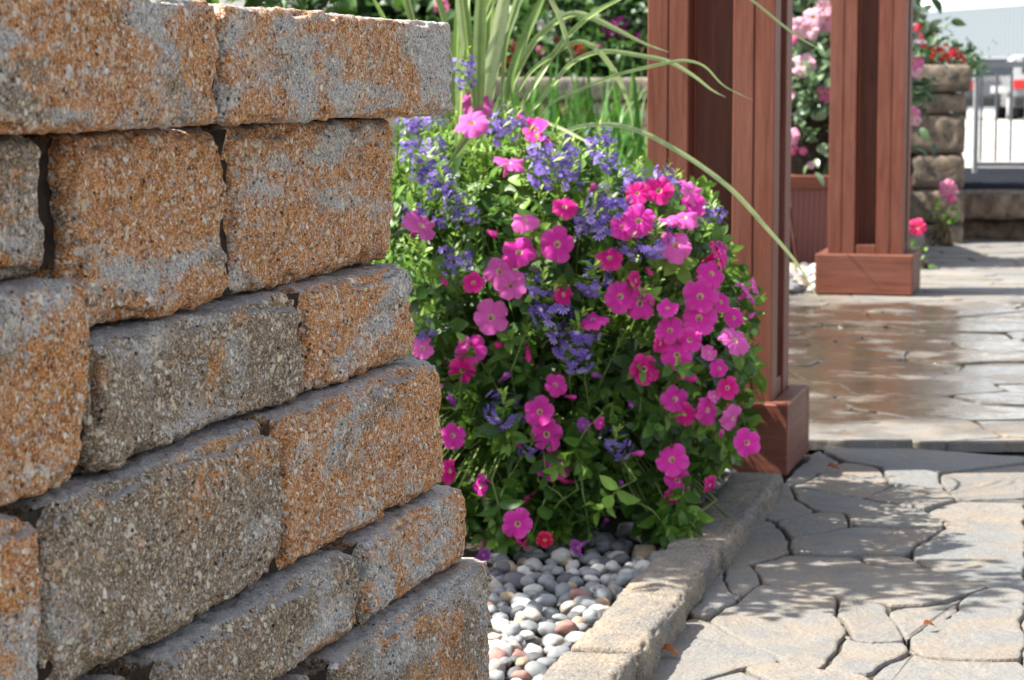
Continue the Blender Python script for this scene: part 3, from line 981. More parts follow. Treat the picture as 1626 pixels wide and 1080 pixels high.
# x, y, diameter in pixels, tint, plant, optional facing (right, up, toward the camera)
FL = [(668,359,56,'l',0,(.75,.5,.25)),(834,350,52,'l',1,(.5,.75,.15)),(824,401,54,'p',1),(885,388,62,'p',1,(.1,.25,1)),(896,329,44,'h',1,(.1,.6,.7)),(793,431,60,'l',1,(-.1,.2,1)),
 (810,453,56,'l',1),(752,449,38,'h',0,(0,.1,1)),(780,504,58,'l',1,(.15,.2,1)),(747,554,54,'p',0,(.1,.15,1)),(734,588,46,'h',0,(-.1,-.35,.7)),(671,553,44,'l',0,(.6,.3,.6)),
 (968,410,40,'h',1,(0,.3,.8)),(894,468,42,'h',1,(.7,.1,.6)),(985,471,52,'p',2,(-.2,.2,1)),(1016,482,56,'p',2),(942,508,48,'p',1,(-.4,.5,.6)),(1012,307,42,'h',2,(0,.45,.8)),
 (1046,303,48,'h',2,(.1,.3,.9)),(1099,307,62,'l',2,(.4,.7,.45)),(1014,351,54,'p',2,(0,.5,.8)),(988,361,46,'p',2),(1073,390,52,'l',2,(.3,.4,.8)),(1086,346,46,'l',2,(.2,.8,.4)),
 (1138,405,48,'h',2,(.9,.2,.25)),(1130,435,50,'p',2,(.4,.3,.7)),(1186,464,48,'l',2,(.8,.5,.4)),(1112,471,58,'p',2,(.1,.4,.9)),(1110,505,54,'p',2,(.1,.1,1)),(1064,525,50,'p',2,(.2,.1,.9)),
 (1075,564,52,'p',2,(.2,.2,.9)),(1023,586,46,'h',2,(.35,0,.9)),(1167,541,52,'l',2,(.6,.4,.6)),(1155,616,40,'h',2,(.2,.1,.9)),(1072,634,46,'p',2,(.4,.1,.8)),(882,611,42,'p',1,(.1,.2,.9)),
 (1048,545,36,'h',2,(.4,-.1,.8)),(1009,446,34,'h',2,(.8,.2,.4)),(1087,657,40,'h',2,(-.2,-.3,.8)),(1123,651,48,'p',2,(.7,0,.6)),(1164,664,42,'l',2,(.8,-.1,.3)),(1186,703,46,'p',2,(.35,.05,.9)),
 (1067,730,54,'p',2,(-.05,.1,1)),(1076,763,50,'p',2,(.05,0,1)),(927,676,34,'v',1,(-.3,.2,.7)),(953,671,24,'p',1,(.6,0,.6)),(1127,770,34,'h',2,(.5,-.3,.6)),(1065,792,30,'h',2,(-.3,-.4,.6)),
 (857,654,56,'p',1,(.05,.15,1)),(868,690,52,'p',1,(.1,.05,1)),(878,740,56,'p',1,(.05,.05,1)),(719,692,48,'p',0,(.5,0,.7)),(714,748,40,'h',0,(.8,-.1,.4)),(763,772,46,'p',0,(-.8,0,.5)),
 (780,777,22,'h',0,(.8,0,.5)),(822,832,48,'p',1,(-.35,-.1,.8)),(865,857,30,'r',1,(.1,-.1,.9)),(768,881,34,'v',0,(0,-.5,.6)),(918,869,36,'v',1,(-.5,-.4,.5)),(830,866,26,'h',1,(-.2,-.6,.4)),
 (758,164,56,'l',0,(.1,.6,.7)),(749,196,58,'l',0,(-.2,.75,.5)),(852,206,50,'p',1,(-.2,.8,.3)),(835,190,34,'h',1,(.5,.6,.3)),(808,259,56,'l',1,(.2,.8,.3)),(870,222,36,'p',1,(.5,.7,.3)),
 (1150,400,36,'p',2,(.9,.2,.2)),(1200,455,30,'l',2,(.9,.3,.2)),(1145,480,40,'p',2,(.5,.3,.7)),(1165,505,38,'p',2,(.6,.1,.6)),(1095,540,44,'p',2,(.2,-.1,.9)),(1125,560,30,'l',2,(.3,.2,.8)),(1060,490,34,'p',2,(.1,.4,.8)),
 (1133,630,26,'l',2,(.5,.3,.7)),(1142,585,30,'p',2,(.5,.2,.7)),(740,545,26,'l',0,(-.5,.4,.6)),(1100,325,40,'p',2,(.6,.4,.5)),(1060,350,34,'l',2,(0,.7,.5)),(960,52,0,'p',1)]
FL = [f for f in FL if f[2] > 0]
PLANTS = [
 ('pink petunia spilling beside the edge of the stone wall', lambda p: p[:, 0] < -.075),
 ('pink petunia in the middle of the flower mound, leafy and dark below', lambda p: (p[:, 0] >= -.075) & (p[:, 0] < .16)),
 ('densely blooming pink petunia leaning toward the nearer wooden post', lambda p: p[:, 0] >= .16)]
pl_obj = []
for i, (lb, cond) in enumerate(PLANTS):
    base = (Surf.C[0] + (-.2, 0, .2)[i], Surf.C[1], .25)
    t = empty('petunia_plant', base, lb, 'petunia', 'pink petunias of the flower mound')
    p, g = shoots((300, 380, 360)[i], 20 + i, cond)
    trail = ((20, 650, 790, 815, 884), (30, 775, 945, 815, 876), (14, 1030, 1112, 800, 862))[i]
    ex = []
    for _ in range(trail[0]):
        q = at(g.uniform(trail[1], trail[2]), g.uniform(trail[3], trail[4]), Y=g.uniform(3.76, 3.88))
        ex.append((q.x, q.y, max(.03, q.z)))
    p = np.concatenate([p, np.array(ex)])
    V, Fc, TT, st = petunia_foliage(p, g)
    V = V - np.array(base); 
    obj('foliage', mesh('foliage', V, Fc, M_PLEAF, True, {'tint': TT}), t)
    st.v = [tuple(np.array(v) - np.array(base)) for v in st.v]
    obj('stems', st.mesh('stems', M_STEM), t)
    pl_obj.append((t, Vector(base)))
fr = random.Random(5)
for f in FL:
    px, py, dia, tint, pi_ = f[:5]
    q = Surf.front(px, py)
    n = Vector(Surf.nrm(np.array(q)))
    q = q + Vector((0, -.022, 0)) * (1 if len(f) < 6 or f[5][2] > .3 else .5)
    q = at(px, py, Y=q.y if py < 820 or px > 1000 else 3.73)
    tc = (Vector((0, 0, EYE)) - q).normalized()
    if len(f) > 5:
        a, b, c = f[5]
        rgt = Vector((1, 0, 0)); upv = Vector((0, 0, 1))
        d = (rgt * a + upv * b + tc * c)
    else:
        d = n * .6 + tc * .6 + Vector((0, 0, .2))
    d = (d + Vector((fr.gauss(0, .20), fr.gauss(0, .20), fr.gauss(0, .10)))).normalized()
    r = dia / 2 * q.y / F * (1.0 if tint != 'v' else .8) * fr.uniform(.9, 1.08)
    me = PF[5] if tint in 'v' else fr.choice(PF[:5])
    t, b = pl_obj[pi_]
    col = PINK[tint]; j = fr.uniform(.88, 1.06)
    o = obj('flower', me, t, q - b, None, (col[0] * j, col[1] * j, col[2] * j, 1))
    o.rotation_euler = (d.to_track_quat('Z', 'Y').to_matrix() @ Matrix.Rotation(fr.uniform(0, 6.28), 3, 'Z')).to_euler()
    o.scale = (r * fr.uniform(.88, 1.08), r, r * (1.0 if tint != 'v' else 1.5))
    c = obj('calyx', CAL, o)

# closed buds between the open flowers
BV, BF, BR, BA = [], [], [], []
for i, (r_, z_) in enumerate([(.10, -.9), (.14, -.4), (.20, .1), (.30, .5), (.26, .8), (.06, 1.05)]):
    for k_ in range(10):
        a_ = k_ * math.pi / 5 + i * .25
        q_ = r_ * (1 + .18 * math.cos(5 * k_ * math.pi / 5))
        BV.append((q_ * math.cos(a_), q_ * math.sin(a_), z_)); BR.append(.6 + .05 * i); BA.append(a_)
for i in range(5):
    for k_ in range(10):
        j = (k_ + 1) % 10
        BF.append((i * 10 + k_, i * 10 + j, (i + 1) * 10 + j, (i + 1) * 10 + k_))
BUD = mesh('bud', BV, BF, M_PETAL, True, {'rad': BR, 'ang': BA})
for (px, py, pi_, tint) in [(704,445,0,'h'),(795,548,0,'h'),(690,610,0,'l'),(800,600,1,'v'),(950,597,1,'v'),(838,560,1,'h'),(905,630,1,'p'),(1000,640,2,'v'),(820,705,1,'p'),(905,765,1,'h'),(985,770,2,'v'),(1040,600,2,'h'),
                            (1145,690,2,'l'),(1090,600,2,'p'),(1195,500,2,'l'),(1030,430,2,'h'),(940,300,1,'l'),(780,370,1,'p'),(720,640,0,'v'),(840,790,1,'h'),(1010,720,2,'l'),(960,830,1,'v'),(700,830,0,'h')]:
    q = Surf.front(px, py); q = at(px, py, Y=q.y - .012)
    t, b = pl_obj[pi_]
    d = Vector((fr.gauss(0, .6), -.7, fr.gauss(.1, .5))).normalized()
    col = PINK[tint]
    o = obj('bud', BUD, t, q - b, None, (*col, 1))
    o.rotation_euler = d.to_track_quat('Z', 'Y').to_euler()
    s_ = fr.uniform(.012, .020); o.scale = (s_, s_, s_)
    obj('calyx', CAL, o)

# fan flowers
def fan_cluster(seed):
    g = random.Random(seed)
    V, Fc, T = [], [], []
    nfl = g.randint(30, 40)
    for i in range(nfl):
        h = g.uniform(-.6, .5)
        a = g.uniform(0, 6.28)
        out = Vector((math.cos(a) + g.gauss(0, .35), math.sin(a) + g.gauss(0, .35), .35 + .5 * h)).normalized()
        pos = out * g.uniform(.45, 1.05) * (1 - .35 * max(0, h)) + Vector((0, 0, h * .9))
        up = Vector((0, 0, 1))
        side = out.cross(up).normalized(); dn = side.cross(out)
        s = g.uniform(.24, .36)
        tw = g.gauss(0, .5)
        tn = g.uniform(.32, .95)
        for k in range(5):
            th = -math.pi / 2 + (k - 2) * .56 + tw * .3
            ax = side * math.cos(th) + dn * math.sin(th) + out * .30
            pp = side * -math.sin(th) + dn * math.cos(th)
            b = len(V)
            o2 = out * .12
            pts = [(0, -.05), (0, .05), (.5, .13), (.5, -.13), (.85, .15), (.85, -.15), (1.1, 0)]
            for (u, v_) in pts:
                z = .22 * u - .34 * u * u + (.03 if v_ == 0 else 0)
                V.append(pos + (ax * u + pp * v_ + out * z) * s)
                T.append(.13 if u == 0 else (tn if u > .6 else tn - .15))
            Fc += [(b, b + 1, b + 2, b + 3), (b + 3, b + 2, b + 4, b + 5), (b + 5, b + 4, b + 6)]
        b = len(V)
        for k in range(5):
            V.append(pos + (side * math.cos(k * 1.2566) + dn * math.sin(k * 1.2566)) * s * .10 + out * s * .08); T.append(0.0)
        Fc.append(tuple(range(b, b + 5)))
    return mesh('flower_cluster', V, Fc, M_FAN, False, {'tint': T})
FC = [fan_cluster(s) for s in range(5)]
def fan_tip(seed):
    g = np.random.default_rng(seed)
    L, U, Nn, S, T = [], [], [], [], []
    for i in range(22):
        h = g.uniform(-1.3, 1.15); a = i * 2.4
        rad = np.array([math.cos(a), math.sin(a), 0])
        op = .8 if h < .6 else .45
        L.append((0, 0, h)); U.append(rad * op + np.array([0, 0, .7])); Nn.append(np.array([0, 0, 1]) - rad * .5)
        S.append(g.uniform(.45, .75) * (1 if h < .6 else .75)); T.append(.45 + .35 * (h + 1) / 2 + g.normal(0, .08))
    V, Fc, TT = inst(SLEAF[0], SLEAF[1], frames(np.array(Nn), np.array(U)), np.array(L, float), np.array(S), np.array(T))
    return mesh('leafy_tip', V, Fc, M_SLEAF, True, {'tint': TT})
FT = [fan_tip(s) for s in range(4)]
SC = [(647,196,24,0),(664,196,22,0),(690,192,22,0),(650,237,24,0),(680,259,28,0),(700,278,26,0),(704,302,28,0),(724,315,22,0),(656,338,24,0),(710,345,22,0),(744,340,20,0),(723,410,30,0),(737,105,22,0),(739,132,18,0),
 (665,522,24,0),(802,190,24,1),(797,212,24,1),(822,196,20,1),(883,231,28,1),(858,245,26,1),(870,275,30,1),(894,252,28,1),(953,228,26,1),(964,258,24,1),(905,285,22,1),(968,327,34,2),(946,357,34,2),(1042,383,38,2),(945,446,36,2),(861,464,32,2),(874,496,36,2),
 (913,530,38,2),(912,562,32,2),(1010,282,24,2),(1053,283,24,2),(1132,338,20,2),(845,446,22,2),(800,652,34,2),(977,702,26,2),(842,712,18,2),(950,320,22,1),(925,350,22,2),(1070,295,20,2),(690,230,22,0),(665,275,20,0),(1000,395,22,2)]
SP = [('purple fan flower plant beside the stone wall, under the capstone', (-.12, 4.2, .5)), ('mauve fan flower plant at the top of the flower mound, below the arching blades', (.06, 4.25, .55)),
      ('deep violet fan flower plant trailing down the middle of the petunias', (.12, 4.1, .4))]
sp = []
conds = [lambda p: (p[:, 0] < -.03) & (p[:, 2] > .42), lambda p: (p[:, 0] > -.03) & (p[:, 0] < .22) & (p[:, 2] > .55), lambda p: (p[:, 0] > .0) & (p[:, 0] < .33) & (p[:, 2] > .28)]
for i, (lb, b) in enumerate(SP):
    t = empty('fan_flower_plant', b, lb, 'fan flower', 'purple fan flowers of the flower mound')
    p, g = shoots((130, 120, 90)[i], 60 + i, conds[i], .6)
    nn = Surf.nrm(p)
    L, U, Nn, S, T = [], [], [], [], []
    stm = MB()
    for q, n in zip(p, nn):
        ax = n * .5 + np.array([0, 0, .8]) + g.normal(size=3) * .25; ax /= np.linalg.norm(ax)
        ln = g.uniform(.05, .09)
        stm.tube([(0, 0, -.16), (q - ax * ln * 1.6 - np.array(b)) * .8 + np.array([0, 0, -.05]), q - ax * ln - np.array(b), q - np.array(b)], [.002, .002, .0017, .001], 4)
        for kk in range(18):
            f = kk / 17; a = kk * 2.4
            e1 = np.cross(ax, [.3, .9, .1]); e1 /= np.linalg.norm(e1); e2 = np.cross(ax, e1)
            rad = e1 * math.cos(a) + e2 * math.sin(a)
            L.append(q - ax * ln * (1 - f) - np.array(b)); U.append(rad * (.95 - .5 * f) + ax * .6); Nn.append(ax - rad * .4 + np.array([0, 0, .2]))
            S.append(g.uniform(.015, .027) * (1 - .35 * f)); T.append(.35 + .4 * f + g.normal(0, .1))
    V, Fc, TT = inst(SLEAF[0], SLEAF[1], frames(np.array(Nn), np.array(U)), np.array(L), np.array(S), np.array(T))
    obj('foliage', mesh('foliage', V, Fc, M_SLEAF, True, {'tint': TT}), t)
    obj('stems', stm.mesh('stems', M_STEM), t)
    sp.append((t, Vector(b)))
for (px, py, r, i) in SC:
    q = Surf.front(px, py)
    q = at(px, py, Y=q.y - .012)
    n = Vector(Surf.nrm(np.array(q)))
    ax = (n * .5 + Vector((0, -.25, .9)) + Vector((fr.gauss(0, .2), fr.gauss(0, .2), 0))).normalized()
    t, b = sp[i]
    s = r * .95 * q.y / F * fr.uniform(.85, 1.15)
    rot = (ax.to_track_quat('Z', 'Y').to_matrix() @ Matrix.Rotation(fr.uniform(0, 6.28), 3, 'Z')).to_euler()
    o = obj('flower_cluster', fr.choice(FC), t, q - b, rot); o.scale = (s, s, s)
    tp = obj('leafy_tip', fr.choice(FT), o); tp.location = (0, 0, .25)

# dry leaves blown against the kerb and onto the paving
M_DRY = simple('dry_leaf', (.20, .045, .012), (.34, .10, .02), 60, .8)
for i, (px, py, s_, lb) in enumerate(((1046, 1030, .026, 'curled rusty leaf lying against the foot of the kerb'), (1313, 741, .024, 'small rusty leaf on the paving near the post base'), (1466, 992, .020, 'tiny brown leaf caught in an open joint of the sunlit paving'), (1370, 500, .030, 'orange leaf scrap on the wet terrace'))):
    q = at(px, py, Z=.012 if i < 3 else .03)
    T = leaf_template(.6, .5, .6)
    V, Fc, TT = inst(T[0], T[1], frames(np.array([[.2, -.3, 1.0]]), np.array([[1.0, .4 * i - .5, .25]])), np.array([[0, 0, 0]], float), np.array([s_]), np.array([.5]))
    tag(obj('dry_leaf', mesh('dry_leaf', V, Fc, M_DRY, True), None, q), lb, 'leaf')

# the pot that carries them
m = MB()
prof = [(.13, .0), (.15, .01), (.19, .25), (.205, .262), (.205, .285), (.185, .285), (.18, .25)]
V, Q = [], []
for r, z in prof:
    for k_ in range(40): V.append((r * math.cos(k_ * math.pi / 20), r * math.sin(k_ * math.pi / 20), z))
for i in range(len(prof) - 1):
    for k_ in range(40):
        j = (k_ + 1) % 40
        Q.append((i * 40 + k_, i * 40 + j, (i + 1) * 40 + j, (i + 1) * 40 + k_))
Q.append(tuple(range(39, -1, -1)))
pot = tag(obj('flower_pot', mesh('flower_pot', V, Q, M_POT, True), None, (Surf.C[0], Surf.C[1] + .03, -.004)), 'dark round flower pot hidden under the trailing petunias', 'flower pot')
Q2 = [tuple(range(40))]
obj('potting_soil', mesh('potting_soil', [(.182 * math.cos(k_ * math.pi / 20), .182 * math.sin(k_ * math.pi / 20), .245) for k_ in range(40)], Q2, M_SOIL), pot)

# spiky dracaena-like strap leaves
def blade(px_pts, width, y0, y1, tone, seed):
    """one strap leaf along traced points, reaching from depth y0 to y1, tapering to its tip, folded along the midrib"""
    P = [np.array(at(x, y, Y=y0 + (y1 - y0) * (i / (len(px_pts) - 1)) ** 1.3)) for i, (x, y) in enumerate(px_pts)]
    # Catmull-Rom
    C = [2 * P[0] - P[1]] + P + [2 * P[-1] - P[-2]]
    pts = []
    for i in range(1, len(C) - 2):
        for t in np.linspace(0, 1, 7)[:-1]:
            a, b, c, d = C[i - 1], C[i], C[i + 1], C[i + 2]
            pts.append(.5 * (2 * b + (c - a) * t + (2 * a - 5 * b + 4 * c - d) * t ** 2 + (3 * b - a - 3 * c + d) * t ** 3))
    pts.append(P[-1])
    n = len(pts)
    V, Fc, T = [], [], []
    wm = width * 4.25 / F
    face = Vector((random.uniform(-.3, .3), -1, .35)).normalized()
    for i, p in enumerate(pts):
        t = i / (n - 1)
        tg = Vector(pts[min(i + 1, n - 1)] - pts[max(i - 1, 0)]).normalized()
        s = tg.cross(face).normalized()
        nrm = s.cross(tg).normalized()
        wd = wm / 2 * min(1, .55 + 1.6 * t) * max(.04, min(1, (1 - t) * 3.2)) ** .8
        for kx in (-1, -.5, 0, .5, 1):
            V.append(Vector(p) + s * wd * kx - nrm * abs(kx) * wd * -.35 + nrm * 0)
            T.append(tone + (.18 if abs(kx) == .5 else -.1 if kx == 0 else .05) + random.gauss(0, .01) + (.25 if t > .93 else 0))
    for i in range(n - 1):
        for k_ in range(4):
            a = i * 5 + k_
            Fc.append((a, a + 1, a + 6, a + 5))
    return V, Fc, T
BL = [([(744,205),(742,155),(741,84),(735,33),(728,-30),(715,-120)],21,4.3,4.32,.72),
 ([(760,205),(760,133),(761,67),(764,-5),(770,-120)],20,4.28,4.3,.48), ([(768,210),(770,133),(774,60),(778,-5),(790,-120)],17,4.34,4.4,.40),
 ([(768,215),(773,138),(787,67),(800,0),(822,-110)],23,4.3,4.28,.80), ([(805,215),(811,124),(831,67),(842,40),(860,0),(905,-110)],15,4.3,4.3,.22),
 ([(795,200),(802,78),(822,11),(845,-80)],8,4.38,4.45,.2), ([(797,215),(800,184),(815,129),(844,73),(878,38),(907,23),(935,27),(978,47),(1022,69),(1062,83)],11.5,4.28,4.5,.52),
 ([(812,215),(827,171),(855,124),(889,73),(922,38),(951,16),(982,0),(1040,-30)],9.5,4.3,4.4,.50), ([(820,150),(842,115),(878,87),(909,69),(931,69),(955,87),(978,118),(993,151),(1003,185),(1005,220)],9,4.3,4.5,.46),
 ([(830,205),(844,178),(878,135),(904,104),(935,87),(967,82),(1011,88),(1060,98),(1100,120),(1130,143),(1153,155)],8.5,4.3,4.62,.55),
 ([(850,195),(876,164),(922,142),(971,122),(1011,111),(1060,100),(1090,97),(1120,107),(1150,137),(1195,159)],5.5,4.3,4.64,.52),
 ([(870,225),(904,207),(935,199),(978,199),(1018,210),(1060,231),(1110,262),(1165,305),(1215,360),(1260,412),(1285,450),(1307,492)],8.5,4.25,4.66,.62),
 ([(845,190),(861,193),(891,204),(922,220),(962,241)],5,4.15,4.1,.95), ([(800,205),(776,198),(751,213),(729,239),(703,278)],15,4.12,4.02,.15),
 ([(850,-60),(875,0),(889,29),(900,64),(910,98)],8.5,4.3,4.34,.60), ([(1130,-45),(1193,0),(1262,55),(1312,84)],4.5,4.5,4.55,.70),
 ([(700,215),(695,185),(688,150),(684,60)],10,4.3,4.35,.3)]
t = empty('strap_leaf_plant', (-.03, 4.3, .45), 'spiky plant of green and cream strap leaves arching from the flower mound', 'spike plant')
for i, (pts, wd, y0, y1, tone) in enumerate(BL):
    V, Fc, T = blade(pts, wd, y0, y1, tone, i)
    V = [Vector(v) - t.location for v in V]
    obj('leaf_blade', mesh('leaf_blade', V, Fc, M_BLADE, True, {'tint': T}), t)

gq = random.Random(8)
for i in range(13):
    az = gq.uniform(math.pi * .35, math.pi * 1.45) if i > 2 else gq.uniform(-.5, .6)       # mostly leftwards and back, a few right
    ln = gq.uniform(.55, .85); out = gq.uniform(.15, .55) if i > 2 else gq.uniform(.25, .5)
    d = Vector((math.cos(az), math.sin(az), 0)); sd = Vector((-math.sin(az), math.cos(az), 0))
    wd = gq.uniform(.010, .020); tn = gq.choice([.2, .3, .4, .55]); V, Fc, T = [], [], []
    b0 = Vector((gq.gauss(-.06, .03), gq.gauss(.02, .03), .03))
    for k_ in range(14):
        f = k_ / 13
        p = b0 + d * (out * ln * f ** 1.9) + Vector((0, 0, ln * (f - .35 * out * f ** 3)))
        w_ = wd / 2 * min(1, .6 + 1.5 * f) * max(.04, min(1, (1 - f) * 3)) ** .8
        for kx in (-1, -.5, 0, .5, 1):
            V.append(p + sd * w_ * kx + d * abs(kx) * w_ * -.35); T.append(tn + (.18 if abs(kx) == .5 else -.1 if kx == 0 else .05))
    for k_ in range(13):
        for q in range(4):
            a = k_ * 5 + q
            Fc.append((a, a + 1, a + 6, a + 5))
    obj('leaf_blade', mesh('leaf_blade', V, Fc, M_BLADE, True, {'tint': T}), t)

# ------------------------------------------------------------ background planting
def crown(name, c, rad, n, leaf, size, mat, seed, tone=.45, sub=None, clump=14):
    """leaves gathered in clumps through a lumpy volume"""
    g = np.random.default_rng(seed)
    nc = max(4, n // clump)
    d = g.normal(size=(nc, 3)); d /= np.linalg.norm(d, axis=1, keepdims=True)
    cc = d * (g.random((nc, 1)) ** .4) * np.array(rad)
    cc *= np.array([[1 + .35 * noise.noise(Vector(x) * 2.5 + Vector((seed, 0, 0)))] for x in d])
    L = np.repeat(cc, clump, 0) + g.normal(size=(nc * clump, 3)) * size * 1.2
    ax = np.repeat(d, clump, 0)
    U = ax * .6 + g.normal(size=L.shape) * .7 + np.array([0, 0, .1])
    Nn = ax * .5 + np.array([0, 0, .8]) + g.normal(size=L.shape) * .4
    T = np.repeat(g.normal(tone, .16, nc), clump) + g.normal(0, .08, len(L))
    V, Fc, TT = inst(leaf[0], leaf[1], frames(Nn, U), L, g.uniform(.7, 1.25, len(L)) * size, T)
    return mesh(name, V, Fc, mat, True, {'tint': TT})

def bloom_mesh(seed, n=26):
    """round umbel of small petals"""
    g = random.Random(seed); V, Fc = [], []
    rad, ang = [], []
    for i in range(n):
        d = Vector((g.gauss(0, 1), g.gauss(0, 1), g.gauss(.3, .8))).normalized()
        c = d * g.uniform(.75, 1.0)
        a = d.orthogonal().normalized(); b = d.cross(a)
        for k_ in range(5):
            th = k_ * 1.2566 + g.random()
            e = a * math.cos(th) + b * math.sin(th); f = a * -math.sin(th) + b * math.cos(th)
            q = len(V); s = .34
            V += [c, c + (e * .6 + f * .28 + d * .1) * s, c + e * s * 1.05, c + (e * .6 - f * .28 + d * .1) * s]
            rad += [.4, .6, .8, .6]; ang += [th] * 4
            Fc.append((q, q + 1, q + 2, q + 3))
    return mesh('bloom', V, Fc, M_PETAL, False, {'rad': rad, 'ang': ang})
BM = [bloom_mesh(s) for s in range(3)]

def flowering(name, base, crownc, rad, n, leaf, size, mat, seed, label, cat, blooms, col, group=None, tone=.45, flower_mesh=None, part='bloom'):
    t = empty(name, base, label, cat, group)
    b = Vector(base)
    o = obj('foliage', crown('foliage', None, rad, n, leaf, size, mat, seed, tone), t, Vector(crownc) - b)
    m = MB()
    g = random.Random(seed)
    for i in range(7):
        e = Vector(crownc) - b + Vector((g.uniform(-.6, .6) * rad[0], g.uniform(-.6, .6) * rad[1], g.uniform(-.2, .6) * rad[2]))
        m.tube([(g.uniform(-.05, .05), g.uniform(-.05, .05), 0), e * .5 + Vector((g.uniform(-.05, .05), 0, 0)), e], [.012, .008, .004], 5)
    obj('stem', m.mesh('stem', M_WSTEM), t)
    for (px, py, r, cc) in blooms:
        Y = crownc[1] - rad[1] * .8
        q = at(px, py, Y=Y)
        s = r * Y / F
        fm = flower_mesh if flower_mesh else BM
        o = obj(part, random.choice(fm), t, q - b, None, (*cc, 1))
        o.scale = (s, s, s)
        if flower_mesh:
            d = Vector((random.uniform(-.5, .3), -1, random.uniform(-.1, .5))).normalized()
            o.rotation_euler = d.to_track_quat('Z', 'Y').to_euler()
        else:
            o.rotation_euler = (random.random(), random.random(), random.random() * 6)
    return t
RED, MAG, PNK, WHT, SAL = (.62, .02, .04), (.55, .04, .40), (.78, .25, .42), (.85, .84, .82), (.65, .16, .06)
def X(px, Y): return (px - CX) / F * Y
YB = 10.2
# raised bed wall at the back: capstones on a course of blocks
bw = empty('garden_wall', (X(930, 9.6), 9.6, 0), 'low grey garden wall with flat caps behind the green lily leaves', 'garden wall')
for i in range(4):
    cx_ = (i - 2.75) * .52
    cm = rough_block('capstone', (.515, .28, .085), 70 + i, step=.016, mat=M_KERB, r0=.008, rough=.7)
    obj('capstone', cm, bw, (cx_, .1, .727 - .001 * i))
    for j in range(4):
        bm_ = rough_block('wall_course', (.515, .24, .165), 80 + i * 4 + j, step=.02, mat=M_STONE, r0=.012)
        obj('stone', bm_, bw, (cx_ + (.13 if j % 2 else 0), .12 - j * .0, .085 + j * .169), None, (.45, .5, .5, 1))
sheet = [(-7, 9.9, .64), (1.55, 9.9, .64), (1.55, 16, .64), (-7, 16, .64)]
sh2 = [(-7, 9.9, -.3), (1.55, 9.9, -.3), (1.55, 16, -.3), (-7, 16, -.3)]
tag(obj('raised_soil', mesh('raised_soil', sheet + sh2, [(0, 1, 2, 3), (0, 4, 5, 1), (1, 5, 6, 2), (3, 7, 4, 0), (2, 6, 7, 3)], M_SOIL)), kind='structure')
flowering('geranium', (X(800, YB), YB + .1, .64), (X(800, YB), YB + .15, .84), (.26, .2, .17), 1000, HLEAF, .05, M_HEDGE, 1, 'red geranium on the back bed seen between the upright blades', 'geranium', [(808,98,13,RED),(822,82,11,RED),(795,108,10,SAL),(812,72,9,(.6,.03,.12)),(700,10,14,PNK),(803,120,12,(.75,.4,.5)),(858,80,8,PNK)], RED)
flowering('geranium', (X(925, YB), YB + .1, .64), (X(930, YB), YB + .15, .80), (.26, .2, .13), 1000, HLEAF, .05, M_HEDGE, 2, 'dark leaved geranium with one red bloom on the back bed', 'geranium', [(918,84,14,RED),(880,66,11,(.35,.10,.08)),(950,75,9,PNK),(905,92,7,RED)], RED)
flowering('phlox', (X(990, YB), YB + .35, .64), (X(985, YB), YB + .4, .95), (.28, .2, .22), 900, HLEAF, .06, M_HEDGE, 3, 'magenta phlox on the back bed left of the nearer post', 'phlox', [(970,48,16,MAG),(985,40,14,MAG),(958,56,10,MAG),(1016,62,14,MAG),(1030,68,10,MAG),(990,55,10,MAG)], MAG)
flowering('phlox', (X(880, YB), YB + .35, .64), (X(875, YB), YB + .45, 1.0), (.24, .2, .22), 800, HLEAF, .06, M_HEDGE, 4, 'white phlox on the back bed behind the arching blades', 'phlox', [(868,45,15,WHT),(885,30,15,WHT),(895,48,11,WHT),(858,38,9,WHT),(824,62,9,WHT),(842,68,7,WHT),(830,5,8,WHT)], WHT)
SH = [('dark green shrub behind the overhanging capstone', 650, 11.6, .85, 1.0), ('dark green shrub behind the upright strap leaves', 830, 12.0, .8, 1.1), ('dark green shrub left of the nearer wooden post', 1000, 11.7, .7, 1.05),
      ('dark green shrub between the two wooden posts', 1230, 12.6, .65, 1.3)]
for i, (lb, px, Y, rr_, zz_) in enumerate(SH):
    t = empty('shrub', (X(px, Y), Y, .6), lb, 'shrub', 'dark shrubs at the back')
    obj('foliage', crown('foliage', None, (rr_, .5, rr_), 3600, HLEAF, .10, M_HEDGE, 30 + i, .40), t, (0, 0, zz_ - .6))
    m = MB()
    for q in range(8):
        e = Vector((random.uniform(-.5, .5) * rr_, random.uniform(-.3, .3), zz_ - .6 + random.uniform(0, .5)))
        m.tube([(0, 0, -.05), e * .5, e], [.03, .02, .008], 5)
    obj('trunk', m.mesh('trunk', M_WSTEM), t)

t = empty('shrub', (-.66, 3.62, .0), 'leafy green shrub added behind the stone wall to shade the paving, its leaves just showing over the capstone', 'shrub')  # added as an occluder: its shadow falls on the pebbles and paving
obj('foliage', crown('foliage', None, (.42, .20, .80), 2600, HLEAF, .045, M_PLEAF, 44, .45), t, (0, 0, 1.02))
m = MB()
for q in range(9):
    e = Vector((random.uniform(-.28, .28), random.uniform(-.12, .12), random.uniform(.6, 1.6)))
    m.tube([(0, 0, -.05), e * .5 + Vector((0, 0, .1)), e], [.016, .010, .004], 5)
obj('trunk', m.mesh('trunk', M_WSTEM), t)

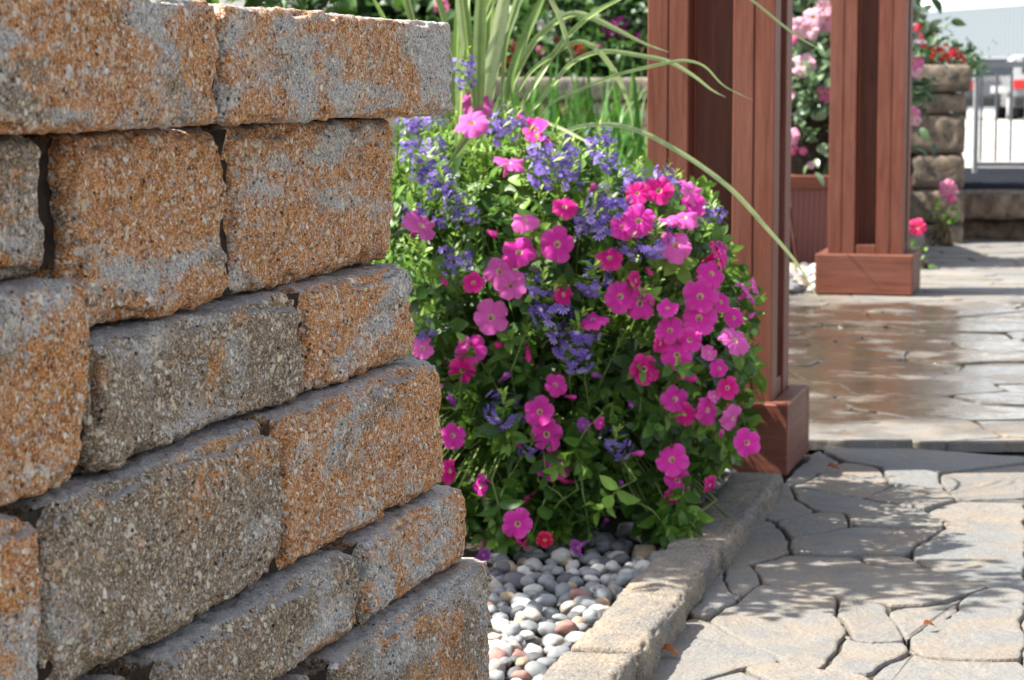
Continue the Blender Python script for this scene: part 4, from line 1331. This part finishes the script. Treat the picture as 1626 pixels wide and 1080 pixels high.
# daylily clumps in front of the back wall
def clump(px, Y, n, hgt, seed, label, wd=.018, name='lily_clump', mat=None, sprd=.25):
    g = random.Random(seed)
    t = empty(name, (X(px, Y), Y, .0), label, 'lily', 'green lily clumps in front of the back wall')
    V, Fc, T = [], [], []
    for i in range(n):
        a = g.uniform(0, 6.28); ln = hgt * g.uniform(.7, 1.15); sp_ = g.uniform(.2, .9) * sprd * 1.6
        d = Vector((math.cos(a), math.sin(a), 0)); s = Vector((-math.sin(a), math.cos(a), 0))
        s = (s + d * g.uniform(-.5, .5)).normalized()
        b0 = Vector((g.gauss(0, sprd * .5), g.gauss(0, sprd * .5), 0))
        tn = g.gauss(.55, .17); b = len(V)
        for k_ in range(8):
            f = k_ / 7
            p = b0 + d * sp_ * f ** 1.8 + Vector((0, 0, ln * (f - .42 * f ** 3 * (sp_ / sprd))))
            w_ = wd * min(1, .6 + f) * (1 - f ** 3) * .5 + .0008
            V += [p - s * w_, p + Vector((0, 0, -w_ * .4)), p + s * w_]; T += [tn, tn - .1, tn + .05]
            if k_:
                q = b + (k_ - 1) * 3
                Fc += [(q, q + 1, q + 4, q + 3), (q + 1, q + 2, q + 5, q + 4)]
    obj('leaves', mesh('leaves', V, Fc, mat or M_LILY, True, {'tint': T}), t)
    m = MB(); m.tube([(0, 0, -.03), (0, 0, .06)], [.03, .015], 6)
    obj('crown_base', m.mesh('crown_base', M_STEM), t)
for i, (px, Y, n, h, lb) in enumerate([(865, 8.5, 200, .95, 'lush green lily clump left of the middle, under the arching blades'), (930, 8.2, 200, .92, 'lush green lily clump in the middle of the gap beside the nearer post'),
        (1000, 8.6, 200, .95, 'lush green lily clump touching the left side of the nearer post'), (965, 7.0, 170, .72, 'shorter green lily clump just behind the flower mound'), (840, 7.2, 150, .75, 'green lily clump hidden behind the upright strap leaves'), (715, 8.3, 150, .9, 'green lily clump behind the capstone corner')]):
    clump(px, Y, n, h, 90 + i, lb)

# mandevilla in its red-brown planter between the posts
YM = 10.0
bx = X(1335, YM)
pt_ = empty('planter_box', (bx, YM, .015), 'tapered red brown wooden planter half hidden by the farther post', 'planter')
def taper(w0, w1, h, thick):
    pass
M_PLANT = NT('planter_boards')
v = M_PLANT.coord('Object')
xs_ = M_PLANT.n('ShaderNodeSeparateXYZ'); M_PLANT.set(xs_.inputs[0], v)
wv = M_PLANT.math('ABSOLUTE', M_PLANT.math('SINE', M_PLANT.math('MULTIPLY', xs_.outputs[0], 150)))
M_PLANT = M_PLANT.done(M_PLANT.mix(M_PLANT.ramp(wv, [(0, 1.0), (.45, 0.0)]), (.19, .060, .050), (.27, .125, .11)), .6, M_PLANT.bump(wv, .5, .004))
wt, wb, hh = .48, .38, .36
V = [(-wb / 2, -wb / 2, 0), (wb / 2, -wb / 2, 0), (wb / 2, wb / 2, 0), (-wb / 2, wb / 2, 0), (-wt / 2, -wt / 2, hh - .05), (wt / 2, -wt / 2, hh - .05), (wt / 2, wt / 2, hh - .05), (-wt / 2, wt / 2, hh - .05)]
obj('box', mesh('box', V, [(3, 2, 1, 0), (0, 1, 5, 4), (1, 2, 6, 5), (2, 3, 7, 6), (3, 0, 4, 7)], M_PLANT), pt_)
m = MB()
for q in range(4):
    rot = Matrix.Rotation(q * math.pi / 2, 3, 'Z')
    m.box(rot @ Vector((0, -wt / 2 + .012, hh - .022)), (wt + .02 if q % 2 == 0 else wt - .05, .05, .055), rot, .004)
obj('rim', m.mesh('rim', M_WOOD_H), pt_)
obj('potting_soil', mesh('potting_soil', [(-wt / 2 + .03, -wt / 2 + .03, hh - .053 + .01), (wt / 2 - .03, -wt / 2 + .03, hh - .043), (wt / 2 - .03, wt / 2 - .03, hh - .043), (-wt / 2 + .03, wt / 2 - .03, hh - .043)], [(0, 1, 2, 3)], M_SOIL), pt_)
LP, LPK = (.85, .50, .60), (.80, .16, .36)
flowering('mandevilla', (bx, YM, .34), (bx - .02, YM, .82), (.34, .24, .52), 1900, HLEAF, .06, M_MLEAF, 50, 'pale pink mandevilla climbing out of the red brown planter', 'mandevilla',
    [(1275,103,20,LP),(1270,40,15,LP),(1292,28,18,LP),(1312,30,21,(.82,.35,.5)),(1310,12,15,LP),(1287,48,15,LP),(1312,147,15,LPK),(1258,60,11,LPK),(1256,215,15,(.82,.35,.5)),(1257,235,11,LPK),(1256,150,8,LP),(1288,262,7,LP),(1450,100,18,(.8,.2,.42)),(1449,180,15,(.8,.25,.45)),(1262,290,12,LP),(1453,112,12,LP),(1275,240,7,LPK),(1455,192,9,LP)], LP, None, .55, PF[:4], 'flower')

# ------------------------------------------------------------ far end: stone planter, step, gate, parking lot, cars, warehouse
M_GREYSTONE = simple('grey_block', (.10, .088, .075), (.27, .205, .145), 20, .9, .6, 60)
YP = 11.3
pl_ = empty('stone_planter', (X(1446, YP), YP, 0), 'weathered stone planter wall with a cap at the end of the terrace', 'stone planter')
pa = R(14)
def pblock(u0, u1, z0, z1, y0=0.0, seed=0, nm='stone', side=False, mat=None):
    L = abs(u1 - u0)
    me = rough_block(nm, (L - .006, .26, z1 - z0 - .006), 120 + seed, step=.02, mat=mat or M_GREYSTONE, r0=.014, rough=1.2)
    if side: obj(nm, me, pl_, (.245 - .13 + y0, .262 + (u0 + u1) / 2, (z0 + z1) / 2), (0, 0, math.pi / 2))
    else: obj(nm, me, pl_, ((u0 + u1) / 2, .13 + y0, (z0 + z1) / 2), None)
rows = [(-.02, .10), (.10, .26), (.26, .42), (.42, .60), (.60, .70)]
for i, (z0, z1) in enumerate(rows):
    sp_ = .02 if i % 2 else .10
    pblock(-.30, sp_ - .1, z0, z1, 0, i * 5)
    pblock(sp_ - .1, .245, z0, z1, 0, i * 5 + 1)
    pblock(0.0, .42, z0, z1, 0, i * 5 + 2, side=True)
    pblock(.42, .84, z0, z1, 0, i * 5 + 3, side=True)
pblock(-.32, .265, .70, .83, -.02, 41, 'cap')
pblock(0.0, .45, .70, .83, .02, 42, 'cap', True)
pblock(.45, .88, .70, .83, .02, 43, 'cap', True)
pl_.rotation_euler = (0, 0, -pa * .55)
flowering('geranium', (X(1490, YP + .3), YP + .35, .80), (X(1482, YP + .3), YP + .35, .86), (.12, .16, .06), 260, HLEAF, .045, M_HEDGE, 61, 'red geranium on the stone planter at the end of the terrace', 'geranium',
    [(1452,50,15,RED),(1463,60,12,(.75,.12,.2)),(1478,55,8,(.75,.2,.3)),(1483,70,9,(.75,.2,.3)),(1475,88,13,RED),(1500,86,15,RED),(1514,89,14,RED),(1490,92,12,SAL),(1524,95,10,RED),(1465,75,10,RED)], RED)
flowering('ground_cover', (X(1525, YP + .5), YP + .5, .80), (X(1522, YP + .5), YP + .5, .835), (.10, .12, .03), 420, SLEAF, .03, M_LILY, 62, 'low green ground cover spilling over the far stone planter', 'plant', [], RED)
g_ = random.Random(3)
# step stone
M_STEP = simple('step_stone', (.085, .058, .042), (.27, .20, .145), 14, .85, .6, 50)
sy = at(1490, 378, Z=.02).y
for i in range(2):
    me = rough_block('step_stone', (.95, .42, .125), 150 + i, step=.02, mat=M_STEP, r0=.02, rough=1.5)
    tag(obj('step_stone', me, None, (X(1490, sy) + .47 + i * .955, sy + .16, .150 + .02), (0, 0, -R(1))), ['rough brown step stone at the end of the terrace, beside the stone planter', 'rough brown step stone reaching the right edge of the photo'][i], 'step', 'rough step stones')
    me = rough_block('step_riser', (.93, .3, .10), 155 + i, step=.025, mat=M_STEP, r0=.02)
    tag(obj('riser_stone', me, None, (X(1490, sy) + .48 + i * .955, sy + .22, .05)), ['dark riser stone under the step beside the stone planter', 'dark riser stone under the step at the right edge'][i], 'step', 'dark riser stones')
M_ASPH = simple('asphalt', (.016, .018, .024), (.028, .030, .038), 120, .95, .4, 400, spec=0.0)
M_LOT = simple('concrete_lot', (.40, .38, .35), (.50, .475, .44), .6, .9, .2, 60)
tag(obj('asphalt_path', mesh('asphalt_path', [(1.9, sy + .3, .212), (9, sy + .3, .212), (9, 15.4, .212), (1.9, 15.4, .212), (1.9, sy + .3, -.3), (9, sy + .3, -.3)], [(0, 1, 2, 3), (4, 5, 1, 0)], M_ASPH)), kind='structure')
tag(obj('parking_lot', mesh('parking_lot', [(-40, 15.4, .216), (60, 15.4, .216), (60, 62, -.15), (-40, 62, -.15), (60, 160, -.2), (-40, 160, -.2)], [(0, 1, 2, 3), (3, 2, 4, 5)], M_LOT)), kind='structure')
# flower that hangs near the step
flowering('petunia_plant', (X(1500, 11.0), 11.05, .02), (X(1500, 11.0), 11.06, .12), (.05, .04, .06), 36, PLEAF, .03, M_PLEAF, 70, 'single small pink petunia before the step at the far planter', 'petunia', [(1505,300,15,PNK),(1510,315,9,LPK)], PNK, None, .5, PF[:3], 'flower')
flowering('petunia_plant', (X(1458, 9.6), 9.65, .02), (X(1458, 9.6), 9.66, .07), (.05, .05, .05), 60, PLEAF, .03, M_PLEAF, 71, 'small crimson petunia on the ground right of the farther post', 'petunia', [(1457,361,15,(.70,.03,.14))], PNK, None, .5, PF[:3], 'flower')
me = rough_block('edging_stone', (1.5, .10, .10), 170, step=.02, mat=M_KERB, r0=.015)
e0 = at(1487, 372, Z=.07)
tag(obj('edging_stone', me, None, (e0.x - .33, e0.y - .95, .04), (0, 0, math.pi / 2 - R(15))), 'pale edging stone running back from the farther post base', 'edging stone')
# gate
M_GATE = simple('grey_gate_metal', (.25, .255, .26), (.32, .325, .33), 10, .5, spec=.5)
YG = 14.6
gt = empty('metal_gate', (X(1552, YG), YG, .212), 'grey metal gate with thin vertical bars before the parking lot', 'gate')
for zz_, hgt in ((.02, .03), (.61, .035)):
    m = MB(); m.box((.75, 0, zz_ + .03), (1.5, .03, hgt)); obj('rail', m.mesh('rail', M_GATE), gt)
for i in range(14):
    m = MB(); m.box((.012 + i * .088, .0, .333), (.014, .014, .525)); obj('bar', m.mesh('bar', M_GATE), gt)
m = MB(); m.box((-.02, 0, .34), (.03, .03, .70), None, .004); obj('gate_post', m.mesh('gate_post', M_GATE), gt)
# cars
def loft(prof, w0, w1, mat, name):
    """car side outline (y,z) lofted across the width, narrowing upwards"""
    V, n = [], len(prof)
    zmax = max(p[1] for p in prof)
    secs = [(-1, .90), (-.93, .985), (-.8, 1.0), (.8, 1.0), (.93, .985), (1, .90)]
    for sx, k_ in secs:
        for y, z in prof:
            ww = w0 if z < .95 else w0 + (w1 - w0) * (z - .95) / (zmax - .95)
            V.append((sx * ww / 2, y * (.96 + .04 * k_), .2 + (z - .2) * (.97 + .03 * k_)))
    Fc = []
    for i in range(len(secs) - 1):
        for j in range(n):
            Fc.append((i * n + j, (i + 1) * n + j, (i + 1) * n + (j + 1) % n, i * n + (j + 1) % n))
    Fc.append(tuple(range(n)))
    Fc.append(tuple(range((len(secs) - 1) * n + n - 1, (len(secs) - 1) * n - 1, -1)))
    return mesh(name, V, Fc, mat, False)
M_GLASS = simple('car_glass', (.02, .025, .03), None, rough=.08, spec=.8)
M_TYRE = simple('tyre_rubber', (.02, .02, .02), None, rough=.8)
M_RIM = simple('wheel_alloy', (.5, .5, .52), None, rough=.35)
M_TAIL = simple('tail_lamp', (.55, .015, .015), None, rough=.25, spec=.6)
M_PLATE = simple('number_plate', (.75, .75, .74), None, rough=.5)
M_BUMP = simple('dark_bumper', (.03, .03, .033), None, rough=.6)
def car(px, Y, z, rz, paint, label):
    t = empty('parked_car', (X(px, Y), Y, z), label, 'car', 'cars parked behind the gate', rz)
    pm = simple('car_paint', paint, None, rough=.25, spec=.6)
    prof = [(-2.1, .30), (-2.18, .55), (-2.12, .90), (-1.75, .98), (-1.15, 1.42), (.35, 1.46), (1.15, 1.02), (2.0, .86), (2.15, .6), (2.1, .30)]
    obj('body', loft(prof, 1.76, 1.36, pm, 'body'), t)
    def pane(pts, nm): obj(nm, mesh(nm, pts, [tuple(range(len(pts)))], M_GLASS), t)
    pane([(-.66, -1.70, 1.05), (.66, -1.70, 1.05), (.58, -1.225, 1.40), (-.58, -1.225, 1.40)], 'rear_window')
    for s in (-1, 1):
        pane([(s * .89, -1.5, 1.02), (s * .89, 1.0, 1.02), (s * .74, .3, 1.40), (s * .74, -1.0, 1.40)][::s], 'side_window')
        m = MB(); m.box((s * .74, -2.14, .80), (.26, .12, .20), None, .02); obj('tail_light', m.mesh('tail_light', M_TAIL), t)
        for yy in (-1.35, 1.35):
            m = MB(); m.tube([(s * .70, yy, .31), (s * .90, yy, .31)], .32, 20); wh = obj('wheel', m.mesh('wheel', M_TYRE), t)
            m = MB(); m.tube([(s * .88, yy, .31), (s * .915, yy, .31)], .20, 14); obj('rim', m.mesh('rim', M_RIM), wh)
    m = MB(); m.box((0, -2.17, .42), (1.72, .16, .22), None, .03); obj('bumper', m.mesh('bumper', M_BUMP), t)
    m = MB(); m.box((0, -2.195, .70), (.44, .02, .16)); obj('number_plate', m.mesh('number_plate', M_PLATE), t)
def lotz(Y): return .216 + (Y - 15.4) / (62 - 15.4) * (-.366)
car(1571, 59, lotz(59), R(-6), (.10, .105, .115), 'grey car seen from behind through the left bars of the gate')
car(1652, 56, lotz(56), R(-6), (.22, .225, .235), 'silver car with red tail light at the right edge behind the gate')
# warehouse
M_SIDE = NT('corrugated_siding')
v = M_SIDE.coord('Object')
q = M_SIDE.n('ShaderNodeSeparateXYZ'); M_SIDE.set(q.inputs[0], v)
M_SIDE = M_SIDE.done((.255, .295, .325), .6, None, .3)
M_PANEL = simple('white_panel', (.86, .86, .86), None, rough=.4)
M_TRIM = simple('grey_trim', (.45, .48, .50), None, rough=.5)
fx0 = (CX - 883 - CX) / 3921.0
wd_ = Vector((-883, 3921, 0)).normalized()
wb_ = Vector((X(1640, 75), 75, -.3))
ws = empty('warehouse', wb_, 'long pale warehouse with ribbed white siding and bright window band', 'building')
ws.rotation_euler = (0, 0, math.atan2(wd_.y, wd_.x))
zt = at(1626, 7, Y=75).z + .3
m = MB()
n = 125; V, Fc = [], []
for i in range(n * 4 + 1):
    u = -20 + i * .075
    dpt = [0, 0, .16, .16][i % 4]
    V += [(u, dpt, 0), (u, dpt, zt)]
    if i: Fc.append((2 * i - 2, 2 * i, 2 * i + 1, 2 * i - 1))
obj('siding', mesh('siding', V, Fc, M_SIDE), ws)
m = MB(); m.box((-2, -.35, zt + 3), (36, .6, 9)); 
obj('wall_core', m.mesh('wall_core', M_SIDE), ws)
m = MB(); m.box((-2, .04, zt + .06), (36, .12, .12)); obj('sill', m.mesh('sill', M_TRIM), ws)
for i in range(7):
    m = MB(); m.box((-18 + i * 5.2, .0, zt + 1.6), (5.08, .08, 2.9)); obj('window_panel', m.mesh('window_panel', M_PANEL), ws)
m = MB(); m.box((-2, .0, zt + 5.2), (36, .3, 4.2)); obj('upper_wall', m.mesh('upper_wall', M_SIDE), ws)
